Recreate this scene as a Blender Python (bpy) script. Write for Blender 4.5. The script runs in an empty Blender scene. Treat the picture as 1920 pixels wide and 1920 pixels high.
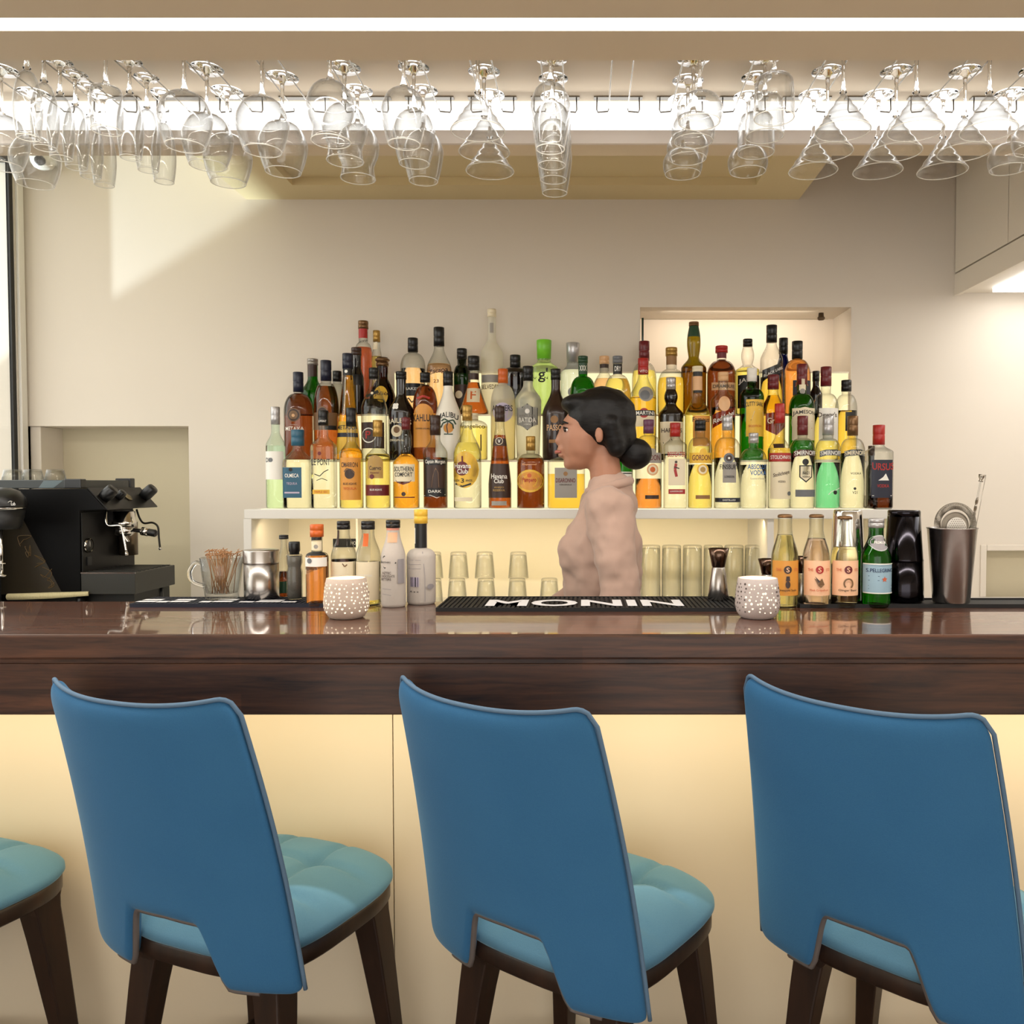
import bpy, bmesh, math, random
from mathutils import Vector, Matrix
random.seed(7)
PI = math.pi
SC = bpy.context.scene
COL = SC.collection

# ------------------------------------------------------------------ camera, world, lights, exposure
F = 1600.0            # focal length in photo pixels
CX = 1092.0           # column of the vanishing point
ZC = 1.48             # camera height
TP = 52.0 / F         # tan of the downward pitch
PIT = math.atan(TP)
cam_d = bpy.data.cameras.new('camera')
cam = bpy.data.objects.new('camera', cam_d)
COL.objects.link(cam)
cam_d.sensor_width = 36.0
cam_d.lens = 36.0 * F / 1920.0
cam_d.shift_x = -(CX - 960.0) / 1920.0
cam_d.clip_start = 0.02
cam.location = (0, 0, ZC)
cam.rotation_euler = (PI / 2 - PIT, 0, 0)
SC.camera = cam

world = bpy.data.worlds.new('world')
SC.world = world
world.use_nodes = True
bg = world.node_tree.nodes['Background']
bg.inputs[0].default_value = (1.0, 0.965, 0.915, 1)
bg.inputs[1].default_value = 1.9

SC.view_settings.view_transform = 'Standard'
SC.view_settings.look = 'None'
SC.view_settings.gamma = 1.0
SC.view_settings.use_curve_mapping = False
SC.view_settings.exposure = 0.6
try:
    SC.cycles.max_bounces = 16
    SC.cycles.transmission_bounces = 14
    SC.cycles.transparent_max_bounces = 32
    SC.cycles.diffuse_bounces = 3
    SC.cycles.use_adaptive_sampling = True
    SC.cycles.adaptive_threshold = 0.03
    SC.cycles.glossy_bounces = 6
    SC.cycles.sample_clamp_indirect = 6.0
    SC.cycles.caustics_refractive = True
    SC.cycles.use_denoising = True
except Exception:
    pass


def pix(px, py, d):
    xc = (px - CX) / F
    yc = (960.0 - py) / F
    dy = math.cos(PIT) + yc * math.sin(PIT)
    dz = -math.sin(PIT) + yc * math.cos(PIT)
    t = d / dy
    return Vector((xc * t, d, ZC + dz * t))


def pixz(px, py, z):
    xc = (px - CX) / F
    yc = (960.0 - py) / F
    dy = math.cos(PIT) + yc * math.sin(PIT)
    dz = -math.sin(PIT) + yc * math.cos(PIT)
    t = (z - ZC) / dz
    return Vector((xc * t, dy * t, z))


# main planes
D1 = 1.728
ZCT = pix(960, 1190, D1).z
D2 = pixz(960, 1128, ZCT).y
DW = 3.40
ZBEAM = pix(960, 113, 1.737).z
YBEAM = 1.737
YRB = 2.16
ZRACK = pix(960, 190, YRB).z
YPEL = pixz(960, 292, ZBEAM).y
SHF = 3.007
ZSH = pix(960, 955, SHF).z
ZSHB = pix(960, 973, SHF).z
XL = pix(50, 700, DW).x
ZWORK = 1.03
ZCEIL = 2.95


def area_light(name, loc, rot, sx, sy, power, color):
    l = bpy.data.lights.new(name, 'AREA')
    l.shape = 'RECTANGLE'
    l.size = sx
    l.size_y = sy
    l.energy = power
    l.color = color
    o = bpy.data.objects.new(name, l)
    o.location = loc
    o.rotation_euler = rot
    COL.objects.link(o)
    return o


# sunlight glancing off the pavement outside the side window
sp = bpy.data.lights.new('pavement_glint', 'SPOT')
sp.energy = 1250
sp.color = (0.80, 0.93, 1.0)
sp.spot_size = math.radians(50)
sp.spot_blend = 0.6
sp.shadow_soft_size = 0.03
spo = bpy.data.objects.new('pavement_glint', sp)
spo.location = (-5.3, 2.643, 0.10)
COL.objects.link(spo)
_dir = Vector((-1.2, 3.4, 2.4)) - spo.location
spo.rotation_euler = _dir.to_track_quat('-Z', 'Y').to_euler()

# LED strips that the place has
WARM = (1.0, 0.80, 0.46)
area_light('counter_led_light', (0.0, D1 + 0.105, ZCT - 0.155), (math.radians(28), 0, 0), 6.0, 0.02, 11, (1.0, 0.80, 0.50))
area_light('soffit_led_light', (0.0, 1.602, ZBEAM - 0.006), (0, 0, 0), 6.0, 0.045, 26, (1.0, 0.95, 0.88))
area_light('rack_led_light', (0.0, YRB - 0.03, ZRACK - 0.035), (math.radians(-62), 0, 0), 6.0, 0.03, 2.0, (1.0, 0.96, 0.92))
area_light('shelf_led_light', (pix(1060, 900, 3.2).x, SHF + 0.07, ZSHB - 0.012), (math.radians(24), 0, 0), 2.15, 0.02, 2.0, WARM)
area_light('cabinet_led_light', (1.74, 3.05, pix(1789, 555, DW).z - 0.012), (0, 0, 0), 0.46, 0.4, 0.9, (1.0, 0.97, 0.92))
NZTOP = pix(1400, 576, DW).z
area_light('niche_led_light', (pix(1390, 600, DW).x, DW + 0.05, NZTOP - 0.01), (math.radians(30), 0, 0), 0.6, 0.02, 0.8, (1.0, 0.88, 0.72))

# ------------------------------------------------------------------ materials
MATS = {}


def srgb(c):
    def f(v):
        v /= 255.0
        return v / 12.92 if v <= 0.04045 else ((v + 0.055) / 1.055) ** 2.4
    return (f(c[0]), f(c[1]), f(c[2]), 1.0)


def mat(name, rgb, rough=0.5, metal=0.0, noise=0.0, nscale=40.0, bump=0.0, coat=0.0, sheen=0.0, spec=0.5, stretch=None):
    if name in MATS:
        return MATS[name]
    m = bpy.data.materials.new(name)
    m.use_nodes = True
    nt = m.node_tree
    b = nt.nodes['Principled BSDF']
    c = srgb(rgb)
    b.inputs['Base Color'].default_value = c
    b.inputs['Roughness'].default_value = rough
    b.inputs['Metallic'].default_value = metal
    b.inputs['Specular IOR Level'].default_value = spec
    if coat:
        b.inputs['Coat Weight'].default_value = coat
        b.inputs['Coat Roughness'].default_value = 0.05
    if sheen:
        b.inputs['Sheen Weight'].default_value = sheen
        b.inputs['Sheen Roughness'].default_value = 0.4
    if noise or bump:
        tc = nt.nodes.new('ShaderNodeTexCoord')
        mp = nt.nodes.new('ShaderNodeMapping')
        if stretch:
            mp.inputs['Scale'].default_value = stretch
        nt.links.new(tc.outputs['Object'], mp.inputs[0])
        n = nt.nodes.new('ShaderNodeTexNoise')
        n.inputs['Scale'].default_value = nscale
        n.inputs['Detail'].default_value = 4
        nt.links.new(mp.outputs[0], n.inputs['Vector'])
        if noise:
            mx = nt.nodes.new('ShaderNodeMix')
            mx.data_type = 'RGBA'
            mx.inputs[6].default_value = tuple(v * (1 - noise) for v in c[:3]) + (1,)
            mx.inputs[7].default_value = tuple(min(1, v * (1 + noise)) for v in c[:3]) + (1,)
            nt.links.new(n.outputs['Fac'], mx.inputs[0])
            nt.links.new(mx.outputs[2], b.inputs['Base Color'])
        if bump:
            bp = nt.nodes.new('ShaderNodeBump')
            bp.inputs['Strength'].default_value = bump
            bp.inputs['Distance'].default_value = 0.002
            nt.links.new(n.outputs['Fac'], bp.inputs['Height'])
            nt.links.new(bp.outputs[0], b.inputs['Normal'])
    MATS[name] = m
    return m


def emis(name, rgb, strength):
    if name in MATS:
        return MATS[name]
    m = bpy.data.materials.new(name)
    m.use_nodes = True
    nt = m.node_tree
    nt.nodes.clear()
    e = nt.nodes.new('ShaderNodeEmission')
    e.inputs[0].default_value = (rgb[0], rgb[1], rgb[2], 1)
    e.inputs[1].default_value = strength
    o = nt.nodes.new('ShaderNodeOutputMaterial')
    nt.links.new(e.outputs[0], o.inputs[0])
    MATS[name] = m
    return m


def thin(name, rgb, edge=0.55, rough=0.03, haze=0.0, hazecol=(1, 1, 1), rim=0.0):
    """thin-walled tinted glass: tinted transmission, denser where the wall is seen edge on, plus Fresnel reflection"""
    if name in MATS:
        return MATS[name]
    m = bpy.data.materials.new(name)
    m.use_nodes = True
    nt = m.node_tree
    nt.nodes.clear()
    N = nt.nodes.new
    t = N('ShaderNodeBsdfTransparent')
    g = N('ShaderNodeBsdfGlossy')
    g.inputs['Roughness'].default_value = rough
    fr = N('ShaderNodeFresnel')
    ge = N('ShaderNodeNewGeometry')
    io = N('ShaderNodeMix')
    io.inputs[2].default_value = 1.45
    io.inputs[3].default_value = 1 / 1.45
    nt.links.new(ge.outputs['Backfacing'], io.inputs[0])
    nt.links.new(io.outputs[0], fr.inputs[0])
    lw = N('ShaderNodeLayerWeight')
    lw.inputs[0].default_value = 0.3
    mx = N('ShaderNodeMix')
    mx.data_type = 'RGBA'
    mx.inputs[6].default_value = tuple(rgb) + (1,)
    mx.inputs[7].default_value = tuple(v * edge for v in rgb) + (1,)
    nt.links.new(lw.outputs['Facing'], mx.inputs[0])
    nt.links.new(mx.outputs[2], t.inputs[0])
    ms = N('ShaderNodeMixShader')
    nt.links.new(fr.outputs[0], ms.inputs[0])
    nt.links.new(t.outputs[0], ms.inputs[1])
    nt.links.new(g.outputs[0], ms.inputs[2])
    last = ms
    if haze or rim:
        df = N('ShaderNodeBsdfDiffuse')
        df.inputs[0].default_value = tuple(hazecol) + (1,)
        tr = N('ShaderNodeBsdfTranslucent')
        tr.inputs[0].default_value = tuple(hazecol) + (1,)
        hm = N('ShaderNodeMixShader')
        hm.inputs[0].default_value = 0.5
        nt.links.new(df.outputs[0], hm.inputs[1])
        nt.links.new(tr.outputs[0], hm.inputs[2])
        m2 = N('ShaderNodeMixShader')
        m2.inputs[0].default_value = haze
        if rim:  # white haze at grazing edges stands in for light the glass catches
            pw = N('ShaderNodeMath')
            pw.operation = 'POWER'
            pw.inputs[1].default_value = 3.6
            nt.links.new(lw.outputs['Facing'], pw.inputs[0])
            ml = N('ShaderNodeMath')
            ml.operation = 'MULTIPLY_ADD'
            ml.inputs[1].default_value = rim
            ml.inputs[2].default_value = haze
            nt.links.new(pw.outputs[0], ml.inputs[0])
            nt.links.new(ml.outputs[0], m2.inputs[0])
        nt.links.new(ms.outputs[0], m2.inputs[1])
        nt.links.new(hm.outputs[0], m2.inputs[2])
        last = m2
    o = N('ShaderNodeOutputMaterial')
    nt.links.new(last.outputs[0], o.inputs[0])
    MATS[name] = m
    return m


def glass(name, rgb=(1, 1, 1), ior=1.45, rough=0.0):
    if name in MATS:
        return MATS[name]
    m = bpy.data.materials.new(name)
    m.use_nodes = True
    b = m.node_tree.nodes['Principled BSDF']
    b.inputs['Base Color'].default_value = tuple(rgb) + (1,)
    b.inputs['Transmission Weight'].default_value = 1.0
    b.inputs['IOR'].default_value = ior
    b.inputs['Roughness'].default_value = rough
    MATS[name] = m
    return m


def wood(name, dark, light, scale=(1.2, 14, 14), rough=0.3, coat=0.0, stave=None, coatrough=0.06):
    m = bpy.data.materials.new(name)
    m.use_nodes = True
    nt = m.node_tree
    N = nt.nodes.new
    L = nt.links.new
    b = nt.nodes['Principled BSDF']
    tc = N('ShaderNodeTexCoord')
    mp = N('ShaderNodeMapping')
    mp.inputs['Scale'].default_value = scale
    L(tc.outputs['Object'], mp.inputs[0])
    n1 = N('ShaderNodeTexNoise')
    n1.inputs['Scale'].default_value = 3.0
    n1.inputs['Detail'].default_value = 8
    n1.inputs['Roughness'].default_value = 0.65
    n1.inputs['Distortion'].default_value = 0.6
    L(mp.outputs[0], n1.inputs['Vector'])
    rp = N('ShaderNodeValToRGB')
    rp.color_ramp.elements[0].position = 0.3
    rp.color_ramp.elements[0].color = srgb(dark)
    rp.color_ramp.elements[1].position = 0.72
    rp.color_ramp.elements[1].color = srgb(light)
    L(n1.outputs['Fac'], rp.inputs[0])
    col = rp.outputs[0]
    if stave:
        mp2 = N('ShaderNodeMapping')
        mp2.inputs['Rotation'].default_value = stave[0]
        L(tc.outputs['Object'], mp2.inputs[0])
        br = N('ShaderNodeTexBrick')
        br.inputs['Scale'].default_value = 1.0
        br.inputs['Brick Width'].default_value = stave[1]
        br.inputs['Row Height'].default_value = stave[2]
        br.inputs['Mortar Size'].default_value = 0.0
        br.inputs['Color1'].default_value = (0.72, 0.72, 0.72, 1)
        br.inputs['Color2'].default_value = (1.25, 1.2, 1.15, 1)
        br.offset = 0.37
        L(mp2.outputs[0], br.inputs['Vector'])
        mul = N('ShaderNodeMix')
        mul.data_type = 'RGBA'
        mul.blend_type = 'MULTIPLY'
        mul.inputs[0].default_value = 0.8
        L(col, mul.inputs[6])
        L(br.outputs['Color'], mul.inputs[7])
        col = mul.outputs[2]
    L(col, b.inputs['Base Color'])
    b.inputs['Roughness'].default_value = rough
    if coat:
        b.inputs['Coat Weight'].default_value = coat
        b.inputs['Coat Roughness'].default_value = coatrough
        b.inputs['Coat IOR'].default_value = 1.6
    MATS[name] = m
    return m


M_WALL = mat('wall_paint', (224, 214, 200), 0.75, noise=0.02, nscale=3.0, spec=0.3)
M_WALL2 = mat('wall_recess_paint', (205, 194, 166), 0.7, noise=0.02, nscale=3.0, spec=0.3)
M_SOFFIT = mat('soffit_paint', (232, 217, 190), 0.7, noise=0.02, nscale=4.0, spec=0.3)
M_CEIL = mat('ceiling_paint', (230, 216, 192), 0.7, noise=0.015, nscale=4.0, spec=0.3)
M_TRAY = mat('tray_panel_paint', (226, 208, 164), 0.6, spec=0.3)
M_WHITE = mat('white_lacquer', (226, 222, 214), 0.35)
M_CAB = mat('cabinet_lacquer', (240, 231, 216), 0.45)
M_PANEL = mat('bar_front_panel', (226, 212, 186), 0.5, noise=0.02, nscale=5)
M_FLOOR = wood('floor_wood', (70, 50, 38), (110, 82, 60), (2, 12, 12), 0.4, stave=((0, 0, 0), 1.2, 0.12))
M_TOP = wood('bar_top_wood', (64, 34, 22), (112, 66, 42), (1.4, 16, 16), 0.35, coat=1.0, stave=((0, 0, 0), 0.62, 0.06), coatrough=0.035)
M_APRON = wood('bar_apron_wood', (36, 19, 11), (100, 62, 40), (1.4, 16, 22), 0.5, coat=0.06, stave=((PI / 2, 0, 0), 0.7, 0.05), coatrough=0.2)
M_LEG = wood('stool_wood', (28, 17, 11), (52, 33, 22), (8, 8, 1.4), 0.45, coat=0.2, coatrough=0.25)
M_BLACK = mat('black_plastic', (14, 14, 15), 0.35)
M_BLACKM = mat('black_paint', (13, 13, 12), 0.5)
M_DGREY = mat('dark_grey_metal', (52, 50, 46), 0.38, 0.6)
M_RUBBER = mat('black_rubber', (12, 12, 13), 0.65, noise=0.1, nscale=80)
M_NAVYRUB = mat('navy_rubber', (14, 20, 38), 0.6)
M_CHROME = mat('chrome', (214, 210, 204), 0.12, 1.0)
M_STEEL = mat('brushed_steel', (178, 172, 166), 0.26, 1.0, noise=0.06, nscale=30, stretch=(1, 1, 0.03))
M_DSTEEL = mat('dark_steel', (58, 56, 60), 0.18, 1.0)
M_WIRE = mat('rack_wire', (150, 146, 138), 0.25, 1.0)
M_GLASS = glass('clear_glass', (0.985, 0.99, 0.99), 1.45)
M_THIN = thin('thin_glass', (0.97, 0.975, 0.96), 0.55, rim=0.22)
M_STEMG = thin('stemware_glass', (0.99, 0.99, 0.985), 0.72, 0.02, 0.012, (1, 0.98, 0.94), rim=0.75)
M_BEAD = thin('glass_rim_bead', (0.98, 0.98, 0.96), 0.6, 0.05, 0.55, (1, 0.97, 0.90))  # whitish haze in the bead's colour imitates light caught by the rim
M_PANE = thin('window_glass', (0.97, 0.985, 0.98), 0.9)
M_SKIN = mat('skin', (168, 118, 92), 0.5, noise=0.04, nscale=12)
M_SHIRT = mat('shirt_cloth', (182, 152, 136), 0.9, noise=0.08, nscale=14, bump=0.6, sheen=0.2)
M_TROUS = mat('trouser_cloth', (34, 32, 34), 0.85)
M_HAIR = mat('black_hair', (12, 9, 8), 0.5, noise=0.4, nscale=70, bump=0.9, stretch=(0.25, 1, 1), spec=0.3)


def velvet(name, rgb, rgb2):
    m = bpy.data.materials.new(name)
    m.use_nodes = True
    nt = m.node_tree
    N = nt.nodes.new
    L = nt.links.new
    b = nt.nodes['Principled BSDF']
    tc = N('ShaderNodeTexCoord')
    n1 = N('ShaderNodeTexNoise')
    n1.inputs['Scale'].default_value = 5.0
    n1.inputs['Detail'].default_value = 3
    L(tc.outputs['Object'], n1.inputs['Vector'])
    n2 = N('ShaderNodeTexNoise')
    n2.inputs['Scale'].default_value = 420.0
    L(tc.outputs['Object'], n2.inputs['Vector'])
    ad = N('ShaderNodeMath')
    ad.operation = 'MULTIPLY_ADD'
    ad.inputs[1].default_value = 0.45
    L(n2.outputs['Fac'], ad.inputs[0])
    sc_ = N('ShaderNodeMath')
    sc_.operation = 'MULTIPLY'
    sc_.inputs[1].default_value = 0.55
    L(n1.outputs['Fac'], sc_.inputs[0])
    L(sc_.outputs[0], ad.inputs[2])
    mx = N('ShaderNodeMix')
    mx.data_type = 'RGBA'
    mx.inputs[6].default_value = srgb(rgb)
    mx.inputs[7].default_value = srgb(rgb2)
    L(ad.outputs[0], mx.inputs[0])
    L(mx.outputs[2], b.inputs['Base Color'])
    b.inputs['Roughness'].default_value = 0.85
    b.inputs['Specular IOR Level'].default_value = 0.2
    b.inputs['Sheen Weight'].default_value = 0.3
    b.inputs['Sheen Roughness'].default_value = 0.35
    b.inputs['Sheen Tint'].default_value = (0.55, 0.78, 0.9, 1)
    bp = N('ShaderNodeBump')
    bp.inputs['Strength'].default_value = 0.25
    bp.inputs['Distance'].default_value = 0.001
    L(n2.outputs['Fac'], bp.inputs['Height'])
    L(bp.outputs[0], b.inputs['Normal'])
    MATS[name] = m
    return m


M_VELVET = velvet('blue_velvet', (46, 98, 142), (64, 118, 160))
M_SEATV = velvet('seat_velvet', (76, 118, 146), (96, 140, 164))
M_PIPE = mat('piping_cloth', (92, 120, 146), 0.8)

# ------------------------------------------------------------------ mesh helpers


def mobj(name, verts, faces, m, parent=None, smooth=False, loc=None, bevel=0.0):
    me = bpy.data.meshes.new(name)
    me.from_pydata([tuple(v) for v in verts], [], faces)
    me.update()
    if m is not None:
        me.materials.append(m)
    if smooth:
        me.polygons.foreach_set('use_smooth', [True] * len(me.polygons))
    o = bpy.data.objects.new(name, me)
    COL.objects.link(o)
    if parent is not None:
        o.parent = parent
    if loc is not None:
        o.location = loc
    if bevel:
        md = o.modifiers.new('bevel', 'BEVEL')
        md.width = bevel
        md.segments = 2
        md.limit_method = 'ANGLE'
    return o


def thing(name, label, cat, loc=(0, 0, 0), rz=0.0, group=None):
    o = bpy.data.objects.new(name, None)
    COL.objects.link(o)
    o.location = loc
    o.rotation_euler = (0, 0, rz)
    o.empty_display_size = 0.02
    o['label'] = label
    o['category'] = cat
    if group:
        o['group'] = group
    return o


def tag(o, label, cat, group=None):
    o['label'] = label
    o['category'] = cat
    if group:
        o['group'] = group
    return o


def struct(o, label=None):
    o['kind'] = 'structure'
    if label:
        o['label'] = label
        o['category'] = o.name.split('_')[0]
    return o


class MB:
    def __init__(s):
        s.v = []
        s.f = []

    def add(s, vf):
        n = len(s.v)
        s.v += list(vf[0])
        s.f += [tuple(i + n for i in f) for f in vf[1]]
        return s

    def build(s, name, m, parent=None, smooth=False, loc=None, bevel=0.0):
        return mobj(name, s.v, s.f, m, parent, smooth, loc, bevel)


def boxg(x0, x1, y0, y1, z0, z1):
    v = [(x0, y0, z0), (x1, y0, z0), (x1, y1, z0), (x0, y1, z0), (x0, y0, z1), (x1, y0, z1), (x1, y1, z1), (x0, y1, z1)]
    f = [(0, 3, 2, 1), (4, 5, 6, 7), (0, 1, 5, 4), (1, 2, 6, 5), (2, 3, 7, 6), (3, 0, 4, 7)]
    return v, f


def box(name, x0, x1, y0, y1, z0, z1, m, parent=None, bevel=0.0):
    return mobj(name, *boxg(x0, x1, y0, y1, z0, z1), m, parent, False, None, bevel)


def latheg(prof, seg=32, ns=None, ky=1.0, flip=False):
    """prof: list of (r, z). ns: per-ring superellipse exponent (2 = round)"""
    v = []
    f = []
    rings = []
    for i, (r, z) in enumerate(prof):
        if r < 1e-6:
            rings.append([len(v)])
            v.append((0, 0, z))
        else:
            n = 2.0 if ns is None else ns[i]
            ring = []
            for k in range(seg):
                a = 2 * PI * (k + 0.5) / seg
                c, s = math.cos(a), math.sin(a)
                x = math.copysign(abs(c) ** (2 / n), c) * r
                y = math.copysign(abs(s) ** (2 / n), s) * r
                kk = ky if n > 2.01 else 1.0
                ring.append(len(v))
                v.append((x, y * kk, z))
            rings.append(ring)
    for a, b in zip(rings, rings[1:]):
        if len(a) == 1 and len(b) == 1:
            continue
        if len(a) == 1:
            for k in range(seg):
                f.append((a[0], b[(k + 1) % seg], b[k]))
        elif len(b) == 1:
            for k in range(seg):
                f.append((a[k], a[(k + 1) % seg], b[0]))
        else:
            for k in range(seg):
                f.append((a[k], a[(k + 1) % seg], b[(k + 1) % seg], b[k]))
    return v, f


def lathe(name, prof, m, parent=None, seg=32, loc=None, smooth=True):
    return mobj(name, *latheg(prof, seg), m, parent, smooth, loc)


def tubeg(pts, r, seg=8, closed=False):
    pts = [Vector(p) for p in pts]
    n = len(pts)
    rr = r if isinstance(r, (list, tuple)) else [r] * n
    v = []
    f = []
    prev = None
    for i, p in enumerate(pts):
        if closed:
            t = (pts[(i + 1) % n] - pts[i - 1])
        else:
            t = pts[min(i + 1, n - 1)] - pts[max(i - 1, 0)]
        t.normalize()
        if prev is None:
            up = Vector((0, 0, 1)) if abs(t.z) < 0.9 else Vector((1, 0, 0))
            u = t.cross(up).normalized()
        else:
            u = (prev - t * prev.dot(t)).normalized()
        w = t.cross(u)
        prev = u
        for k in range(seg):
            a = 2 * PI * k / seg
            v.append(tuple(p + (u * math.cos(a) + w * math.sin(a)) * rr[i]))
    m = n if closed else n - 1
    for i in range(m):
        for k in range(seg):
            a = i * seg + k
            b = i * seg + (k + 1) % seg
            c = ((i + 1) % n) * seg + (k + 1) % seg
            d = ((i + 1) % n) * seg + k
            f.append((a, b, c, d))
    if not closed:
        f.append(tuple(range(seg - 1, -1, -1)))
        f.append(tuple((n - 1) * seg + k for k in range(seg)))
    return v, f


def tube(name, pts, r, m, parent=None, seg=8, closed=False):
    return mobj(name, *tubeg(pts, r, seg, closed), m, parent, True)


def smoothpath(pts, n=8):
    pts = [Vector(p) for p in pts]
    P = [pts[0]] + pts + [pts[-1]]
    out = []
    for i in range(1, len(P) - 2):
        for k in range(n):
            t = k / n
            a, b, c, d = P[i - 1], P[i], P[i + 1], P[i + 2]
            out.append(0.5 * ((2 * b) + (c - a) * t + (2 * a - 5 * b + 4 * c - d) * t * t + (3 * b - a - 3 * c + d) * t ** 3))
    out.append(pts[-1])
    return out


def prismg(poly, y0, y1):
    """poly in (x, z), extruded along y"""
    n = len(poly)
    v = [(x, y0, z) for x, z in poly] + [(x, y1, z) for x, z in poly]
    f = [tuple(range(n)), tuple(range(2 * n - 1, n - 1, -1))]
    for i in range(n):
        j = (i + 1) % n
        f.append((i, i + n, j + n, j))
    return v, f


TXT = {}


def textg(s, bold=0.012):
    """flat text mesh centred on 0 in x and y, cap height 1, returns verts, faces, width"""
    key = (s, bold)
    if key in TXT:
        return TXT[key]
    cu = bpy.data.curves.new('lettering', 'FONT')
    cu.body = s
    cu.size = 1.0
    cu.offset = bold
    cu.resolution_u = 3
    cu.align_x = 'CENTER'
    o = bpy.data.objects.new('lettering_tmp', cu)
    COL.objects.link(o)
    me = bpy.data.meshes.new_from_object(o)
    v = [Vector(p.co) for p in me.vertices]
    f = [tuple(p.vertices) for p in me.polygons]
    bpy.data.objects.remove(o)
    bpy.data.meshes.remove(me)
    bpy.data.curves.remove(cu)
    if v:
        x0, x1 = min(p.x for p in v), max(p.x for p in v)
        y0, y1 = min(p.y for p in v), max(p.y for p in v)
        h = max(y1 - y0, 1e-4)
        v = [((p.x - (x0 + x1) / 2) / h, (p.y - (y0 + y1) / 2) / h) for p in v]
        w = (x1 - x0) / h
    else:
        w = 1
    TXT[key] = (v, f, w)
    return TXT[key]


def flat_text(name, s, cx, cz, w, h, y, m, parent=None, shear=0.0, arch=0.0):
    """text standing upright, facing -y"""
    v, f, tw = textg(s)
    k = w / tw
    vv = [(cx + p[0] * k + p[1] * h * shear, y, cz + p[1] * h - arch * (p[0] * k / (w / 2)) ** 2) for p in v]
    return mobj(name, vv, f, m, parent)

# ------------------------------------------------------------------ the room
XR = 2.45
YB = -3.2
struct(box('floor', XL - 0.3, XR + 0.3, YB, DW + 0.5, -0.06, 0, M_FLOOR), 'brown wooden floor of the bar room')
struct(box('ceiling', XL - 0.3, XR + 0.3, YB, DW + 0.5, ZCEIL, ZCEIL + 0.06, M_CEIL), 'beige painted ceiling above the bar')

# back wall, built round its three recesses
NX0, NX1 = pix(1200, 700, DW).x, pix(1595, 700, DW).x          # bottle niche
NZ1 = pix(1400, 576, DW).z
NZ0 = 1.30
LX0, LX1 = pix(52, 850, DW).x, pix(354, 850, DW).x              # recess behind the coffee machine
LZ1 = pix(200, 799, DW).z
RX0 = pix(1843, 1060, DW).x                                     # shallow recess at the right
RZ1 = pix(1880, 1027, DW).z
mb = MB()
yb0, yb1 = DW, DW + 0.30
zt = ZCEIL
for (x0, x1, z0, z1) in (
        (XL, LX0, 0, zt), (LX0, LX1, LZ1, zt), (LX0, LX1, 0, ZWORK - 0.1), (LX1, NX0, 0, zt), (NX0, NX1, NZ1, zt), (NX0, NX1, 0, NZ0),
        (NX1, RX0, 0, zt), (RX0, XR, RZ1, zt), (RX0, XR, 0, ZWORK - 0.1)):
    mb.add(boxg(x0, x1, yb0, yb1, z0, z1))
wall = struct(mb.build('wall_back', M_WALL), 'pale beige back wall with recesses behind the bar')
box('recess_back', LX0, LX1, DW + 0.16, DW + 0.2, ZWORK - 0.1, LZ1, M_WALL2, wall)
box('recess_pilaster', XL, LX0 + 0.045, DW + 0.012, DW + 0.16, ZWORK - 0.1, LZ1, M_WALL, wall, 0.003)
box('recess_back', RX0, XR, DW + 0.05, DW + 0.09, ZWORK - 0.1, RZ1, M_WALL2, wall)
box('niche_back', NX0, NX1, DW + 0.245, DW + 0.29, NZ0, NZ1, mat('niche_paint', (240, 226, 208), 0.6), wall)
# raised trim round the right recess
tz0 = pix(1880, 1115, DW).z
mb = MB()
mb.add(boxg(RX0 - 0.012, RX0 + 0.012, DW - 0.006, DW + 0.05, ZWORK, RZ1 + 0.012))
mb.add(boxg(RX0 + 0.012, XR, DW - 0.006, DW + 0.05, RZ1 - 0.012, RZ1 + 0.012))
struct(mb.build('trim_1', M_WALL, bevel=0.003), 'pale trim framing the shallow wall recess at right')

# sliding glass door of the niche: pane edge and its knob
nd = thing('niche_glass_door', 'frameless glass pane of the lit wall niche with bronze stop', 'glass door', (pix(1203, 700, DW - 0.015).x, DW - 0.012, pix(960, 697, 3.345).z + 0.004))
pz = pix(1203, 597, DW).z - nd.location.z
box('pane', 0, 0.008, 0.0, 0.012, 0.0, pz, mat('glass_edge_green', (24, 46, 34), 0.1), nd)
kx = pix(1542, 593, DW - 0.03).x - nd.location.x
kz = pix(1542, 593, DW - 0.03).z - nd.location.z
lathe('knob', [(0, 0), (0.010, 0), (0.0145, 0.004), (0.0145, 0.011), (0.011, 0.013), (0.010, 0.028), (0, 0.028)], mat('bronze_knob', (96, 78, 58), 0.35, 0.6), nd, 18, (kx, 0.0, kz - 0.012))
tube('pane_track', [(0.004, 0.010, pz - 0.004), (kx + 0.03, 0.010, pz - 0.004)], 0.0012, M_WALL2, nd, 6)

# left wall with its window
WY1 = 3.345
WY0 = 0.9
mb = MB()
mb.add(boxg(XL - 0.08, XL, WY1, DW + 0.3, 0, ZCEIL))
mb.add(boxg(XL - 0.08, XL, YB, WY0, 0, ZCEIL))
mb.add(boxg(XL - 0.08, XL, WY0, WY1, 2.75, ZCEIL))
mb.add(boxg(XL - 0.08, XL, WY0, WY1, 0, 0.75))
struct(mb.build('wall_left', M_WALL), 'pale side wall at left holding the window')
wn = thing('window_1', 'tall bright side window with black edge at far left', 'window')
wn['kind'] = 'structure'
mb = MB()
fx = XL - 0.005
mb.add(boxg(XL - 0.016, XL - 0.004, WY1 - 0.022, WY1 - 0.002, 0.75, 2.75))
mb.add(boxg(XL - 0.05, fx, WY0, WY0 + 0.03, 0.75, 2.75))
mb.add(boxg(XL - 0.05, fx, WY0, WY1, 0.75, 0.775))
mb.add(boxg(XL - 0.05, fx, WY0, WY1, 2.725, 2.75))
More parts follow.
